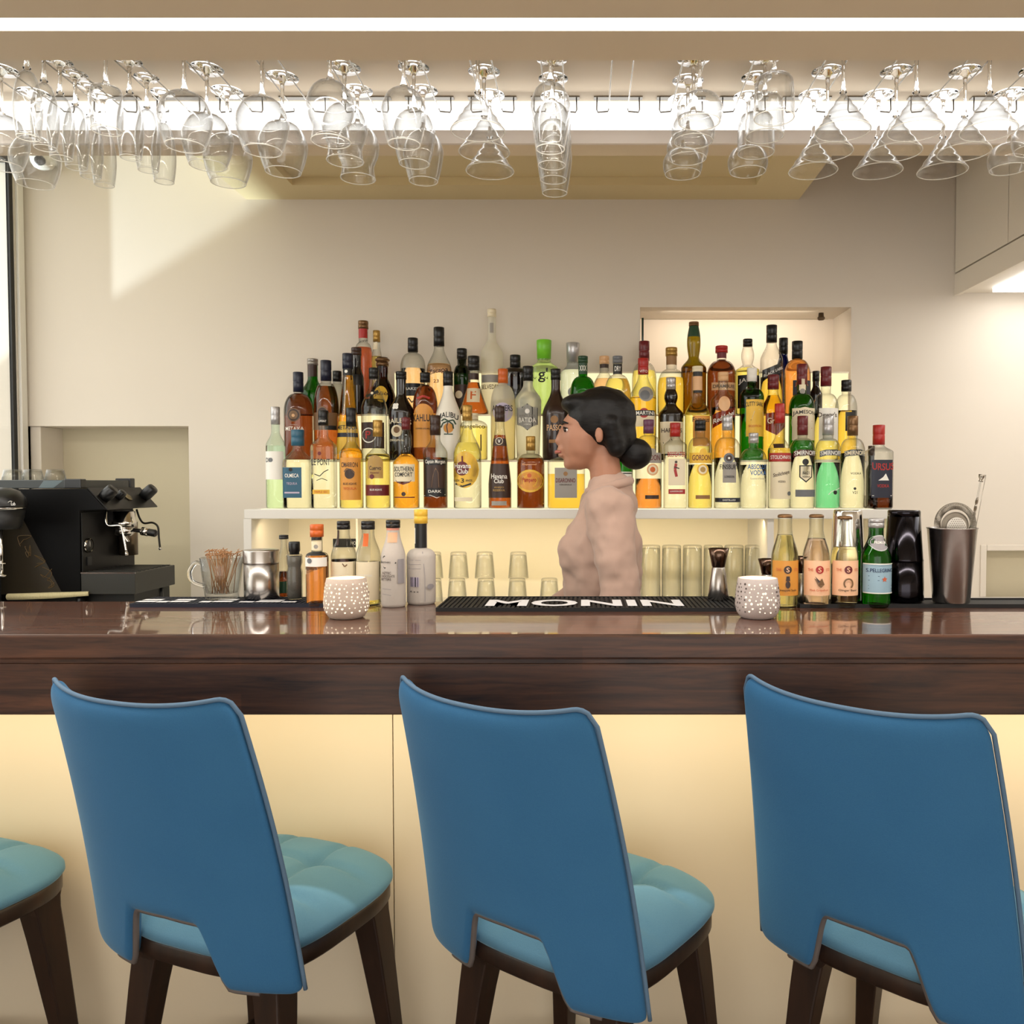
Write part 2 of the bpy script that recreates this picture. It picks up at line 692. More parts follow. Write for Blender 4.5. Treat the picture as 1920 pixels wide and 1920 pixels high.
mb.build('window_frame', mat('window_gasket', (18, 15, 8), 0.5), wn)
box('pane', XL - 0.015, XL - 0.010, WY0 + 0.03, WY1 - 0.022, 0.775, 2.725, M_PANE, wn)
# printed vertical characters on the pane
v, f, tw = textg('E')
for i in range(5):
    zc_ = 1.62 + i * 0.075
    yy = 3.125 - 0.012 * (i % 2)
    vv = [(XL - 0.009, yy - p[0] * 0.03, zc_ + p[1] * 0.05) for p in v]
    mobj('printed_character', vv, f, mat('window_print', (70, 66, 50), 0.6), wn)
# door or window casing between window and back wall
struct(box('trim_2', XL, XL + 0.012, WY1 + 0.004, WY1 + 0.040, 0.75, 2.80, M_WHITE, None, 0.003), 'white casing strip beside the side window')
# street outside: pavement, plus an added unseen block that shapes the window light
struct(box('ground', -12, XL - 0.3, -6, 12, -0.30, -0.02, mat('pavement', (150, 148, 142), 0.9, noise=0.1, nscale=6)), 'grey pavement outside the side window')
lw = box('light_blocker', -3.56, -3.50, 0.5, 6.0, -0.02, 1.171, mat('blocker_paint', (186, 180, 168), 0.9))
tag(lw, 'added unseen block outside the side window, shaping the light through it', 'light blocker')

# right wall with hanging cabinet
struct(box('wall_right', XR, XR + 0.08, YB, DW + 0.3, 0, ZCEIL, M_WALL), 'pale side wall at right of the bar')
cx0 = pix(1789, 555, DW).x
cz0 = pix(1789, 555, DW).z
cab = thing('wall_cabinet', 'cream hanging wall cabinet with flush doors at upper right', 'cabinet', (cx0, 0, cz0))
ch = ZCEIL - cz0
cyf = 1.95
box('carcass', 0.018, XR - cx0, cyf, DW, 0.012, ch, M_CAB, cab)
gapz = pix(1795, 513, DW).z - cz0
seam = 1600 * (cx0) / (1882 - CX)          # depth of the seam between the doors
box('bottom_rail', 0, 0.018, cyf, DW, 0.0, gapz - 0.004, M_CAB, cab, 0.001)
box('door', 0, 0.018, seam + 0.002, DW - 0.004, gapz + 0.002, ch, M_CAB, cab, 0.001)
box('door', 0, 0.018, cyf, seam - 0.002, gapz + 0.002, ch, M_CAB, cab, 0.001)
lx = pix(1861, 546, DW).x
ly = 1600 * (ZC - cz0) / (908 - 546) * -1
ly = pixz(1861, 546, cz0).y
lx = pixz(1861, 546, cz0).x
box('light_panel', lx - cx0, lx - cx0 + 0.5, cyf + 0.1, ly, -0.004, 0.012, emis('cabinet_led', (1.0, 0.98, 0.94), 2.2), cab)

# tray panel under the ceiling, against the back wall
TZ = pix(1000, 374, DW).z
tx0, tx1 = pix(462, 374, DW).x, pix(1498, 374, DW).x
yi = pixz(1000, 347, TZ).y
ix0, ix1 = pixz(551, 350, TZ).x, pixz(1418, 347, TZ).x
ty0 = 2.50
mb = MB()
mb.add(boxg(tx0, tx1, yi, DW, TZ, ZCEIL))
mb.add(boxg(tx0, ix0, ty0, yi, TZ, ZCEIL))
mb.add(boxg(ix1, tx1, ty0, yi, TZ, ZCEIL))
mb.add(boxg(ix0, ix1, ty0, ty0 + 0.12, TZ, ZCEIL))
mb.add(boxg(ix0, ix1, ty0 + 0.12, yi, TZ + 0.03, ZCEIL))
struct(mb.build('ceiling_tray', M_TRAY), 'cream dropped ceiling tray against the back wall')

# glass-rack bulkhead over the counter
XB = 2.40
mb = MB()
l0, l1 = pixz(960, 34, ZBEAM).y, pixz(960, 58, ZBEAM).y
mb.add(boxg(XL, XB, 1.1, l0, ZBEAM, ZCEIL))
mb.add(boxg(XL, XB, l1, YBEAM, ZBEAM, ZCEIL))
mb.add(boxg(XL, XB, l0, l1, ZBEAM + 0.012, ZCEIL))
mb.add(boxg(XL, XB, YRB + 0.004, YPEL, ZBEAM, ZCEIL))
struct(mb.build('ceiling_soffit', M_SOFFIT), 'beige lowered ceiling soffit running above the bar counter')
struct(box('ceiling_rack_panel', XL, XB, YBEAM, YRB + 0.004, ZRACK, ZRACK + 0.05, M_CEIL), 'beige recessed panel carrying the hanging glass racks')
led = box('led_strip', XL, XB, l0 + 0.001, l1 - 0.001, ZBEAM + 0.002, ZBEAM + 0.012, emis('soffit_led', (1.0, 0.97, 0.93), 5.0))
tag(led, 'long white light strip set flush into the soffit', 'light strip')
zl = pix(960, 246, YRB).z
dif = thing('led_diffuser', 'glowing white light band behind the hanging glasses', 'light band', (0, YRB, zl))
box('diffuser', XL, XB, -0.004, 0.004, 0.0, ZRACK - zl - 0.002, emis('rack_led', (1.0, 0.985, 0.97), 1.1), dif)
box('lip', XL, XB, -0.006, 0.004, ZBEAM - zl, 0.0, mat('lip_paint', (240, 232, 226), 0.5), dif)

# security camera on the wall
p = pix(82, 294, DW - 0.05)
dc = thing('dome_camera', 'small white security camera high on the left wall corner', 'camera', (p.x, DW - 0.055, p.z))
lathe('housing', [(0, -0.052), (0.018, -0.050), (0.032, -0.042), (0.042, -0.026), (0.046, 0.0), (0.046, 0.02), (0, 0.02)], M_WHITE, dc, 28)
mo = lathe('lens_ring', [(0, 0), (0.018, 0), (0.018, 0.014), (0.012, 0.016), (0, 0.010)], M_BLACK, dc, 24, (0.012, -0.034, -0.028))
mo.rotation_euler = (math.radians(115), 0, math.radians(12))
box('bracket', -0.02, 0.02, 0.03, 0.055, -0.02, 0.02, M_WHITE, dc)

# ------------------------------------------------------------------ bar counter
XC0, XC1 = XL + 0.05, 2.35
bt = thing('bar_counter', 'long varnished dark wood bar counter top with wooden apron', 'bar counter')
bc = thing('bar_partition', 'cream panelled partition glowing warmly below the wooden counter', 'bar partition')
ztb = pix(960, 1237, D1).z
zab = pix(960, 1340, D1 + 0.012).z
box('countertop', XC0, XC1, D1 + 0.006, D2, ztb, ZCT, M_TOP, bt)
box('edge_moulding', XC0, XC1, D1, D1 + 0.012, ztb, ZCT, M_APRON, bt, 0.005)  # added strip of duller wood keeps reflections off the counter's front edge
box('shadow_strip', XC0, XC1, D1 + 0.014, D1 + 0.05, ztb - 0.012, ztb, M_APRON, bt)
box('apron', XC0, XC1, D1 + 0.009, D1 + 0.045, zab, ztb - 0.010, M_APRON, bt, 0.003)
YF = 2.12
sx = pix(738, 1600, YF).x
for x0, x1 in ((XC0, sx - 0.0012), (sx + 0.0012, XC1)):
    box('front_panel', x0, x1, YF, YF + 0.03, 0.0, ztb - 0.001, M_PANEL, bc, 0.001)
box('underside', XC0, XC1, D1 + 0.05, YF - 0.001, ztb - 0.02, ztb, M_PANEL, bt)
box('led_profile', XC0, XC1, D1 + 0.08, D1 + 0.13, ztb - 0.03, ztb - 0.02, emis('counter_led', (1.0, 0.8, 0.5), 1.0), bt)
box('body', XC0, XC1, YF + 0.03, D2 - 0.01, 0.0, ztb - 0.001, mat('bar_body', (70, 60, 50), 0.7), bc)

# back worktop
wk = thing('back_worktop', 'pale worktop along the back wall under the bottle shelf', 'worktop')
box('worktop', XL + 0.02, XR - 0.02, 2.72, DW - 0.001, ZWORK - 0.035, ZWORK, M_WHITE, wk, 0.003)
box('side_worktop', XL + 0.02, -1.36, 2.48, 2.719, ZWORK - 0.035, ZWORK, M_WHITE, wk, 0.003)
box('base_units', XL + 0.02, XR - 0.02, 2.76, DW - 0.001, 0.0, ZWORK - 0.035, M_CAB, wk)

# ------------------------------------------------------------------ lit bottle display
Y1, Y2, Y3 = 3.112, 3.217, 3.345
ZR = [ZSH, pix(960, 863, Y1).z, pix(960, 777, Y2).z, pix(960, 697, Y3).z]
YR = [3.058, 3.165, 3.270]
SX0, SX1 = pix(457, 960, SHF).x, pix(1692, 960, SHF).x
ds = thing('display_shelf', 'white wall shelf board with lit open bays under the bottles', 'shelf')
M_RISER = emis('riser_glow', (1.0, 0.82, 0.46), 0.82)
M_STEPTOP = mat('step_top_acrylic', (250, 240, 214), 0.3)
box('shelf_board', SX0, SX1, SHF, DW - 0.001, ZSHB, ZSH, M_WHITE, ds, 0.003)
box('glow_strip', SX0 + 0.06, SX1 - 0.10, SHF + 0.003, SHF + 0.05, ZSH, ZSH + 0.0015, emis('shelf_glow', (1.0, 0.86, 0.56), 1.0), ds)
STEPL = {Y1: 'lowest glowing step, behind the front row of bottles', Y2: 'middle glowing step, behind the middle row of bottles', Y3: 'highest glowing step, behind the back row of bottles'}
S0, S1 = pix(500, 900, Y1).x, pix(1622, 900, Y1).x
for (ya, za, zb, xa, xb) in ((Y1, ZR[0], ZR[1], S0 + 0.02, S1), (Y2, ZR[1], ZR[2], pix(548, 830, Y2).x, pix(1606, 830, Y2).x), (Y3, ZR[2], ZR[3], pix(740, 740, Y3).x, pix(1590, 740, Y3).x)):
    st = thing('display_step', STEPL[ya], 'display step', (0, 0, 0), 0, 'glowing display steps')
    box('step_body', xa, xb, ya + 0.004, DW - 0.001, za + 0.0016, zb - 0.006, M_STEPTOP, st)
    box('light_panel', xa, xb, ya, ya + 0.004, za + 0.0016, zb - 0.006, M_RISER, st)
    box('step_tread', xa - 0.002, xb + 0.002, ya - 0.001, DW - 0.001, zb - 0.006, zb, M_STEPTOP, st)
# bay under the shelf
bx0, bx1 = pix(457, 1050, SHF).x, pix(472, 1050, SHF).x
box('end_panel', bx0, bx1, SHF, DW, ZWORK, ZSHB, M_WHITE, ds, 0.002)
ex = pix(1447, 1050, SHF).x
box('divider', ex - 0.012, ex + 0.012, SHF + 0.02, DW, ZWORK, ZSHB, M_WHITE, ds, 0.002)
ex = pix(676, 1050, DW - 0.15).x
box('divider', ex - 0.004, ex + 0.004, DW - 0.2, DW, ZWORK, ZSHB, M_WHITE, ds, 0.001)
ex2 = SX1
box('end_panel', ex2 - 0.03, ex2, SHF, DW, ZWORK, ZSHB, M_WHITE, ds, 0.002)
box('back_panel', bx1, ex2 - 0.03, DW - 0.012, DW - 0.001, ZWORK, ZSHB, mat('bay_back', (250, 240, 214), 0.5), ds)

# ------------------------------------------------------------------ stools
CH_ZT, CH_ZB, CH_ZC = 1.108, 0.510, 0.652


def shell_point(u, v):
    """u -1..1 across, v 0..1 up: centre surface of the curved back"""
    k = 1 - v
    hw = 0.237 + 0.004 * math.sin(v * PI) + 0.036 * k
    yb = -0.33 + 0.168 * k - (0.095 * k + 0.055 * v) * 0.85 + 0.012 * math.sin(PI * v)
    wrap = 0.060 * k + 0.060 * v
    x = hw * u * (1 - 0.05 * abs(u) ** 4)
    y = yb + wrap * (abs(u) ** 2.2)
    return x, y


def zlimits(u):
    a = abs(u)
    zt_ = CH_ZT - 0.022 + 0.022 * a ** 2.5
    if a > 0.86:
        t = (a - 0.86) / 0.14
        zt_ -= 0.034 * (1 - math.sqrt(max(0.0, 1 - t * t)))
    t = (a - 0.30) / (0.47 - 0.30)
    t = min(1, max(0, t))
    s = t * t * (3 - 2 * t)
    zb_ = CH_ZC - 0.012 * a - (CH_ZC - CH_ZB - 0.012) * s
    if a > 0.9:
        zb_ += 0.012 * ((a - 0.9) / 0.1) ** 2
    return zb_, zt_


def make_stool(label):
    t = thing('bar_stool', label, 'bar stool', (0, 0, 0), 0, 'blue stools at the bar')
    us = [-1 + 2 * i / 56 for i in range(57)]
    NV = 22
    th = 0.017
    grid = []
    for u in us:
        zb_, zt_ = zlimits(u)
        col = []
        for j in range(NV + 1):
            z = zb_ + (zt_ - zb_) * j / NV
            v = (z - CH_ZB) / (CH_ZT - CH_ZB)
            x, y = shell_point(u, v)
            col.append(Vector((x, y, z)))
        grid.append(col)
    nu = len(us)

    def normal(i, j):
        a = grid[min(i + 1, nu - 1)][j] - grid[max(i - 1, 0)][j]
        z = grid[i][j].z
        u = us[i]
        v0 = (z - CH_ZB) / (CH_ZT - CH_ZB)
        x1, y1 = shell_point(u, v0 + 0.02)
        x0, y0 = shell_point(u, v0 - 0.02)
        b = Vector((x1 - x0, y1 - y0, 0.04 * (CH_ZT - CH_ZB)))
        eps = 0.02
        xa, ya = shell_point(min(1, u + eps), v0)
        xb, yb = shell_point(max(-1, u - eps), v0)
        a = Vector((xa - xb, ya - yb, 0))
        n = a.cross(b)
        n.normalize()
        return n          # points to the back (-y)
    verts = []
    idx = {}
    LAY = [(-1.0, 0.0), (-0.8, 0.0), (0.8, 0.0), (1.0, 0.0)]
    for layer, off in ((0, -th), (1, th)):
        for i in range(nu):
            for j in range(NV + 1):
                edge = 1.0
                if i in (0, nu - 1) or j in (0, NV):
                    edge = 0.55
                n = normal(i, j)
                idx[(layer, i, j)] = len(verts)
                verts.append(grid[i][j] + n * off * edge)
    faces = []
    for i in range(nu - 1):
        for j in range(NV):
            faces.append((idx[(1, i, j)], idx[(1, i + 1, j)], idx[(1, i + 1, j + 1)], idx[(1, i, j + 1)]))
            faces.append((idx[(0, i, j)], idx[(0, i, j + 1)], idx[(0, i + 1, j + 1)], idx[(0, i + 1, j)]))
    for i in range(nu - 1):
        faces.append((idx[(0, i, 0)], idx[(0, i + 1, 0)], idx[(1, i + 1, 0)], idx[(1, i, 0)]))
        faces.append((idx[(0, i, NV)], idx[(1, i, NV)], idx[(1, i + 1, NV)], idx[(0, i + 1, NV)]))
    for j in range(NV):
        faces.append((idx[(0, 0, j)], idx[(1, 0, j)], idx[(1, 0, j + 1)], idx[(0, 0, j + 1)]))
        faces.append((idx[(0, nu - 1, j)], idx[(0, nu - 1, j + 1)], idx[(1, nu - 1, j + 1)], idx[(1, nu - 1, j)]))
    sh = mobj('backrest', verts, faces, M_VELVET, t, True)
    md = sh.modifiers.new('subsurf', 'SUBSURF')
    md.levels = 1
    md.render_levels = 2
    # piping along the outer rim, a little to the back of the shell's middle
    path = []
    for j in range(0, NV + 1):
        n = normal(0, j)
        path.append(grid[0][j] + n * 0.004 + Vector((-0.0045, 0, 0)))
    for i in range(1, nu - 1):
        n = normal(i, NV)
        path.append(grid[i][NV] + n * 0.004 + Vector((0, 0, 0.0035)))
    for j in range(NV, -1, -1):
        n = normal(nu - 1, j)
        path.append(grid[nu - 1][j] + n * 0.004 + Vector((0.0045, 0, 0)))
    tube('piping', path, 0.0042, M_PIPE, sh, 8)
    # welt lining of the cut-out
    path = []
    for i in range(9, nu - 9):
        path.append(grid[i][0] + Vector((0, 0, -0.001)))
    tube('cutout_welt', path, 0.0065, mat('welt_cloth', (104, 96, 92), 0.8), sh, 6)

    # seat cushion: rounded square with stitched pillows
    W2, DEP = 0.232, 0.232
    yc = 0.0

    def outline(a, k=1.0):
        c, s = math.cos(a), math.sin(a)
        n = 3.4
        x = math.copysign(abs(c) ** (2 / n), c) * W2 * k
        y = math.copysign(abs(s) ** (2 / n), s) * DEP * k
        x *= 1.0 + 0.06 * (y / DEP) * 0.5
        return x, y + yc
    sv, sf = [], []
    NR, NA = 26, 96
    z0 = 0.572

    def top(x, y, k):
        dome = 0.046 * (1 - k ** 5)
        g = 0
        for q in (-0.072, 0.072):
            g = max(g, math.exp(-((x - q) / 0.010) ** 2), math.exp(-((y - yc - q) / 0.010) ** 2))
        bt = 0
        for qx in (-0.072, 0.072):
            for qy in (-0.072, 0.072):
                bt = max(bt, math.exp(-(((x - qx) ** 2 + (y - yc - qy) ** 2) / 0.030 ** 2)))
        return dome - (0.013 * g + 0.018 * bt) * (1 - k ** 8)
    rings = []
    for r in range(NR + 1):
        k = (r / NR) ** 0.85
        ring = []
        for a in range(NA):
            x, y = outline(2 * PI * a / NA, max(k, 0.001))
            ring.append(len(sv))
            sv.append((x, y, z0 + 0.018 + top(x, y, k)))
        rings.append(ring)
    for (k, dz) in ((1.018, 0.012), (1.022, 0.002), (1.0, -0.006), (0.9, -0.008)):
        ring = []
        for a in range(NA):
            x, y = outline(2 * PI * a / NA, k)
            ring.append(len(sv))
            sv.append((x, y, z0 + dz))
        rings.append(ring)
    for ra, rb in zip(rings, rings[1:]):
        for a in range(NA):
            sf.append((ra[a], rb[a], rb[(a + 1) % NA], ra[(a + 1) % NA]))
    sf.append(tuple(rings[-1]))
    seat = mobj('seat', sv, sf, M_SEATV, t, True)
    # wooden seat ring
    fv, ff = [], []
    rr = []
    for (k, z) in ((0.6, 0.564), (0.985, 0.566), (1.0, 0.562), (1.0, 0.532), (0.985, 0.527), (0.6, 0.527)):
        ring = []
        for a in range(64):
            x, y = outline(2 * PI * a / 64, k)
            ring.append(len(fv))
            fv.append((x, y, z))
        rr.append(ring)
    for ra, rb in zip(rr, rr[1:] + rr[:1]):
        for a in range(64):
            ff.append((ra[a], rb[a], rb[(a + 1) % 64], ra[(a + 1) % 64]))
    mobj('seat_frame', fv, ff, M_LEG, t, True)
    # legs, each flared where it meets the frame
    for (x, y, sx_, sy_) in ((-0.162, -0.15, -0.045, -0.05), (0.162, -0.15, 0.045, -0.05), (-0.165, 0.15, -0.045, 0.05), (0.165, 0.15, 0.045, 0.05)):
        lv, lf = [], []
        levels = [(0.0, 0.017, 0.017), (0.20, 0.022, 0.022), (0.42, 0.030, 0.028), (0.49, 0.033, 0.030), (0.515, 0.040, 0.034), (0.530, 0.056, 0.040)]
        for (z, hx, hy) in levels:
            k = 1 - z / 0.53
            ox, oy = x + sx_ * k * 1.1, y + sy_ * k * 1.1
            inward = -math.copysign(1, x) * (hx - 0.028 if hx > 0.028 else 0)
            for (a, b) in ((-1, -1), (1, -1), (1, 1), (-1, 1)):
                lv.append((ox + a * hx + inward, oy + b * hy, z))
        for i in range(len(levels) - 1):
            for k in range(4):
                lf.append((i * 4 + k, i * 4 + (k + 1) % 4, i * 4 + 4 + (k + 1) % 4, i * 4 + 4 + k))
        lf.append((3, 2, 1, 0))
        lf.append(tuple(len(lv) - 4 + k for k in range(4)))
        mobj('leg', lv, lf, M_LEG, t, False, None, 0.004)
    for (a, b) in (((-0.20, -0.17), (0.20, -0.17)), ((-0.215, 0.19), (0.215, 0.19)), ((-0.20, -0.17), (-0.215, 0.19)), ((0.20, -0.17), (0.215, 0.19))):
        z = 0.13
        tube('footrest', [(a[0] * 0.93, a[1] * 0.93, z), (b[0] * 0.93, b[1] * 0.93, z)], 0.011, M_LEG, t, 8)
    return t


def copy_tree(o, parent=None):
    c = o.copy()
    COL.objects.link(c)
    if parent is not None:
        c.parent = parent
    for ch_ in list(o.children):
        copy_tree(ch_, c)
    return c


STOOLS = [
    (-0.178, 1.532, 35, 'blue velvet bar stool in the middle, between two other full stool backs'),
    (-0.825, 1.558, 22, 'blue velvet bar stool left of the middle stool, its back fully in view'),
    (0.484, 1.520, 43, 'rightmost blue velvet bar stool, its seat cut by the frame edge'),
    (-1.585, 1.56, 20, 'partly visible bar stool at far left showing only seat and legs'),
]
proto = None
for i, (x, y, a, lab) in enumerate(STOOLS):
    if proto is None:
        o = proto = make_stool(lab)
    else:
        o = copy_tree(proto)
        o['label'] = lab
    ar = math.radians(a)
    o.location = (x + 0.33 * math.sin(ar), y + 0.33 * math.cos(ar), 0)
    o.rotation_euler = (0, 0, -ar)

# ------------------------------------------------------------------ bottles
GL = {
    'clear': thin('bottle_clear', (0.97, 0.98, 0.95), 0.42, rim=0.08),
    'pale': thin('bottle_pale_green', (0.88, 0.97, 0.90), 0.75),
    'blue': thin('bottle_pale_blue', (0.88, 0.94, 0.99), 0.6),
    'green': thin('bottle_green', (0.10, 0.42, 0.06), 0.5),
    'dgreen': thin('bottle_dark_green', (0.035, 0.10, 0.025), 0.5),
    'olive': thin('bottle_olive', (0.42, 0.36, 0.05), 0.5),
    'brown': thin('bottle_brown', (0.22, 0.055, 0.012), 0.5),
    'navy': thin('bottle_navy', (0.04, 0.05, 0.20), 0.5),
    'frost': thin('bottle_frosted', (0.97, 0.95, 0.86), 0.8, 0.25, 0.55, (0.95, 0.93, 0.84)),
    'lime': thin('bottle_lime', (0.86, 0.97, 0.62), 0.7, 0.1, 0.25, (0.86, 0.96, 0.6)),
    'white': mat('bottle_white', (246, 240, 226), 0.3),
    'black': mat('bottle_black', (20, 13, 11), 0.14, coat=0.5),
    'choc': mat('bottle_dark_brown', (48, 30, 24), 0.25, coat=0.3),
}
LQ = {
    'water': glass('liquid_clear', (0.93, 0.94, 0.88), 1.25),
    'pale': glass('liquid_pale_green', (0.86, 0.98, 0.90), 1.25),
    'yellow': glass('liquid_yellow', (1.0, 0.86, 0.28), 1.25),
    'gold': glass('liquid_gold', (1.0, 0.70, 0.12), 1.25),
    'amber': glass('liquid_amber', (0.95, 0.46, 0.05), 1.25),
    'orange': glass('liquid_orange', (1.0, 0.40, 0.10), 1.25),
    'peach': glass('liquid_peach', (1.0, 0.66, 0.42), 1.25),
    'red': glass('liquid_red', (0.86, 0.22, 0.10), 1.25),
    'rust': glass('liquid_rust', (0.48, 0.12, 0.02), 1.25),
    'brown': glass('liquid_brown', (0.20, 0.045, 0.010), 1.25),
    'teal': glass('liquid_teal', (0.22, 0.80, 0.52), 1.25),
    'green': glass('liquid_green', (0.35, 0.75, 0.15), 1.25),
    'lemon': glass('liquid_lemon', (0.95, 0.86, 0.42), 1.25, 0.12),
    'pink': glass('liquid_pink', (0.98, 0.74, 0.62), 1.25, 0.12),
    'ginger': glass('liquid_ginger', (0.84, 0.72, 0.40), 1.25, 0.12),
}
PC = {'K': (18, 17, 17), 'W': (240, 236, 226), 'N': (24, 28, 48), 'R': (172, 36, 30), 'M': (104, 26, 30), 'G': (178, 140, 70), 'S': (186, 184, 184),
      'O': (206, 98, 34), 'Y': (236, 188, 62), 'P': (108, 58, 88), 'B': (122, 90, 58), 'T': (44, 92, 116), 'L': (120, 200, 48), 'C': (236, 222, 190),
      'D': (58, 36, 26), 'E': (30, 66, 40), 'H': (226, 178, 130), 'Z': (156, 150, 142), 'U': (32, 92, 160), 'J': (220, 150, 60), 'V': (188, 176, 196), 'A': (150, 108, 60), 'X': (110, 112, 116)}


def pcol(k):
    return mat('print_' + k, PC[k], 0.45)


def capmat(k):
    if k in 'SGZAB':
        return mat('cap_' + k, PC[k], 0.3, 0.55)
    return mat('cap_' + k, PC[k], 0.35)


def profile(shape, R, H, zs, zn, rn, zc):
    p = [(0, 0.0), (R * 0.86, 0.0), (R * 0.96, 0.0025), (R, 0.008)]
    n = 12
    if shape == 'round':
        p.append((R, zs))
        for i in range(1, n + 1):
            t = i / n * PI / 2
            p.append((rn + (R - rn) * math.cos(t), zs + (zn - zs) * math.sin(t)))
    elif shape in ('slope', 'square'):
        p.append((R, zs))
        for i in range(1, n + 1):
            t = i / n
            p.append((rn + (R - rn) * (0.5 + 0.5 * math.cos(PI * t)), zs + (zn - zs) * t))
    elif shape == 'bulge':
        p.append((R, zs))
        for i in range(1, n + 1):
            t = i / n
            q = rn * 1.15 + (R - rn * 1.15) * (0.5 + 0.5 * math.cos(PI * t))
            p.append((q, zs + (zn - zs) * t))
        for i in range(1, n):
            t = i / n
            p.append((rn * (1.15 + 0.42 * math.sin(PI * t) - 0.15 * t), zn + (zc - zn) * t))
    elif shape == 'cone':
        p.append((R, zs * 0.55))
        for i in range(1, n + 1):
            t = i / n
            p.append((R + (rn - R) * (0.75 * t + 0.25 * t * t), zs * 0.55 + (zn - zs * 0.55) * t))
    elif shape == 'flare':
        p = [(0, 0), (R * 0.8, 0), (R * 0.98, 0.006), (R, 0.014)]
        for i in range(1, n + 1):
            t = i / n
            p.append((rn + (R - rn) * (1 - t) ** 1.25, 0.014 + (zn - 0.014) * t))
    elif shape == 'globe':
        p = [(0, 0), (R * 0.6, 0)]
        hh = zn
        for i in range(1, 2 * n):
            t = i / (2 * n)
            q = R * math.sin(PI * (0.2 + 0.8 * t)) ** 0.8
            p.append((max(q, rn), hh * t))
        p.append((rn, zn))
    elif shape == 'vase':      # waisted, widening towards the shoulder
        p.append((R * 0.86, 0.012))
        for i in range(1, 6):
            p.append((R * (0.86 + 0.14 * i / 5), 0.012 + (zs - 0.012) * i / 5))
        for i in range(1, n + 1):
            t = i / n
            p.append((rn + (R - rn) * (0.5 + 0.5 * math.cos(PI * t)), zs + (zn - zs) * t))
    p.append((rn, zc))
    p.append((rn, H - 0.002))
    p.append((0, H - 0.002))
    return p


def prof_r(prof, z):
    best = prof[1][0]
    for (r0, z0), (r1, z1) in zip(prof, prof[1:]):
        if z0 <= z <= z1 and z1 > z0:
            return r0 + (r1 - r0) * (z - z0) / (z1 - z0)
    return best


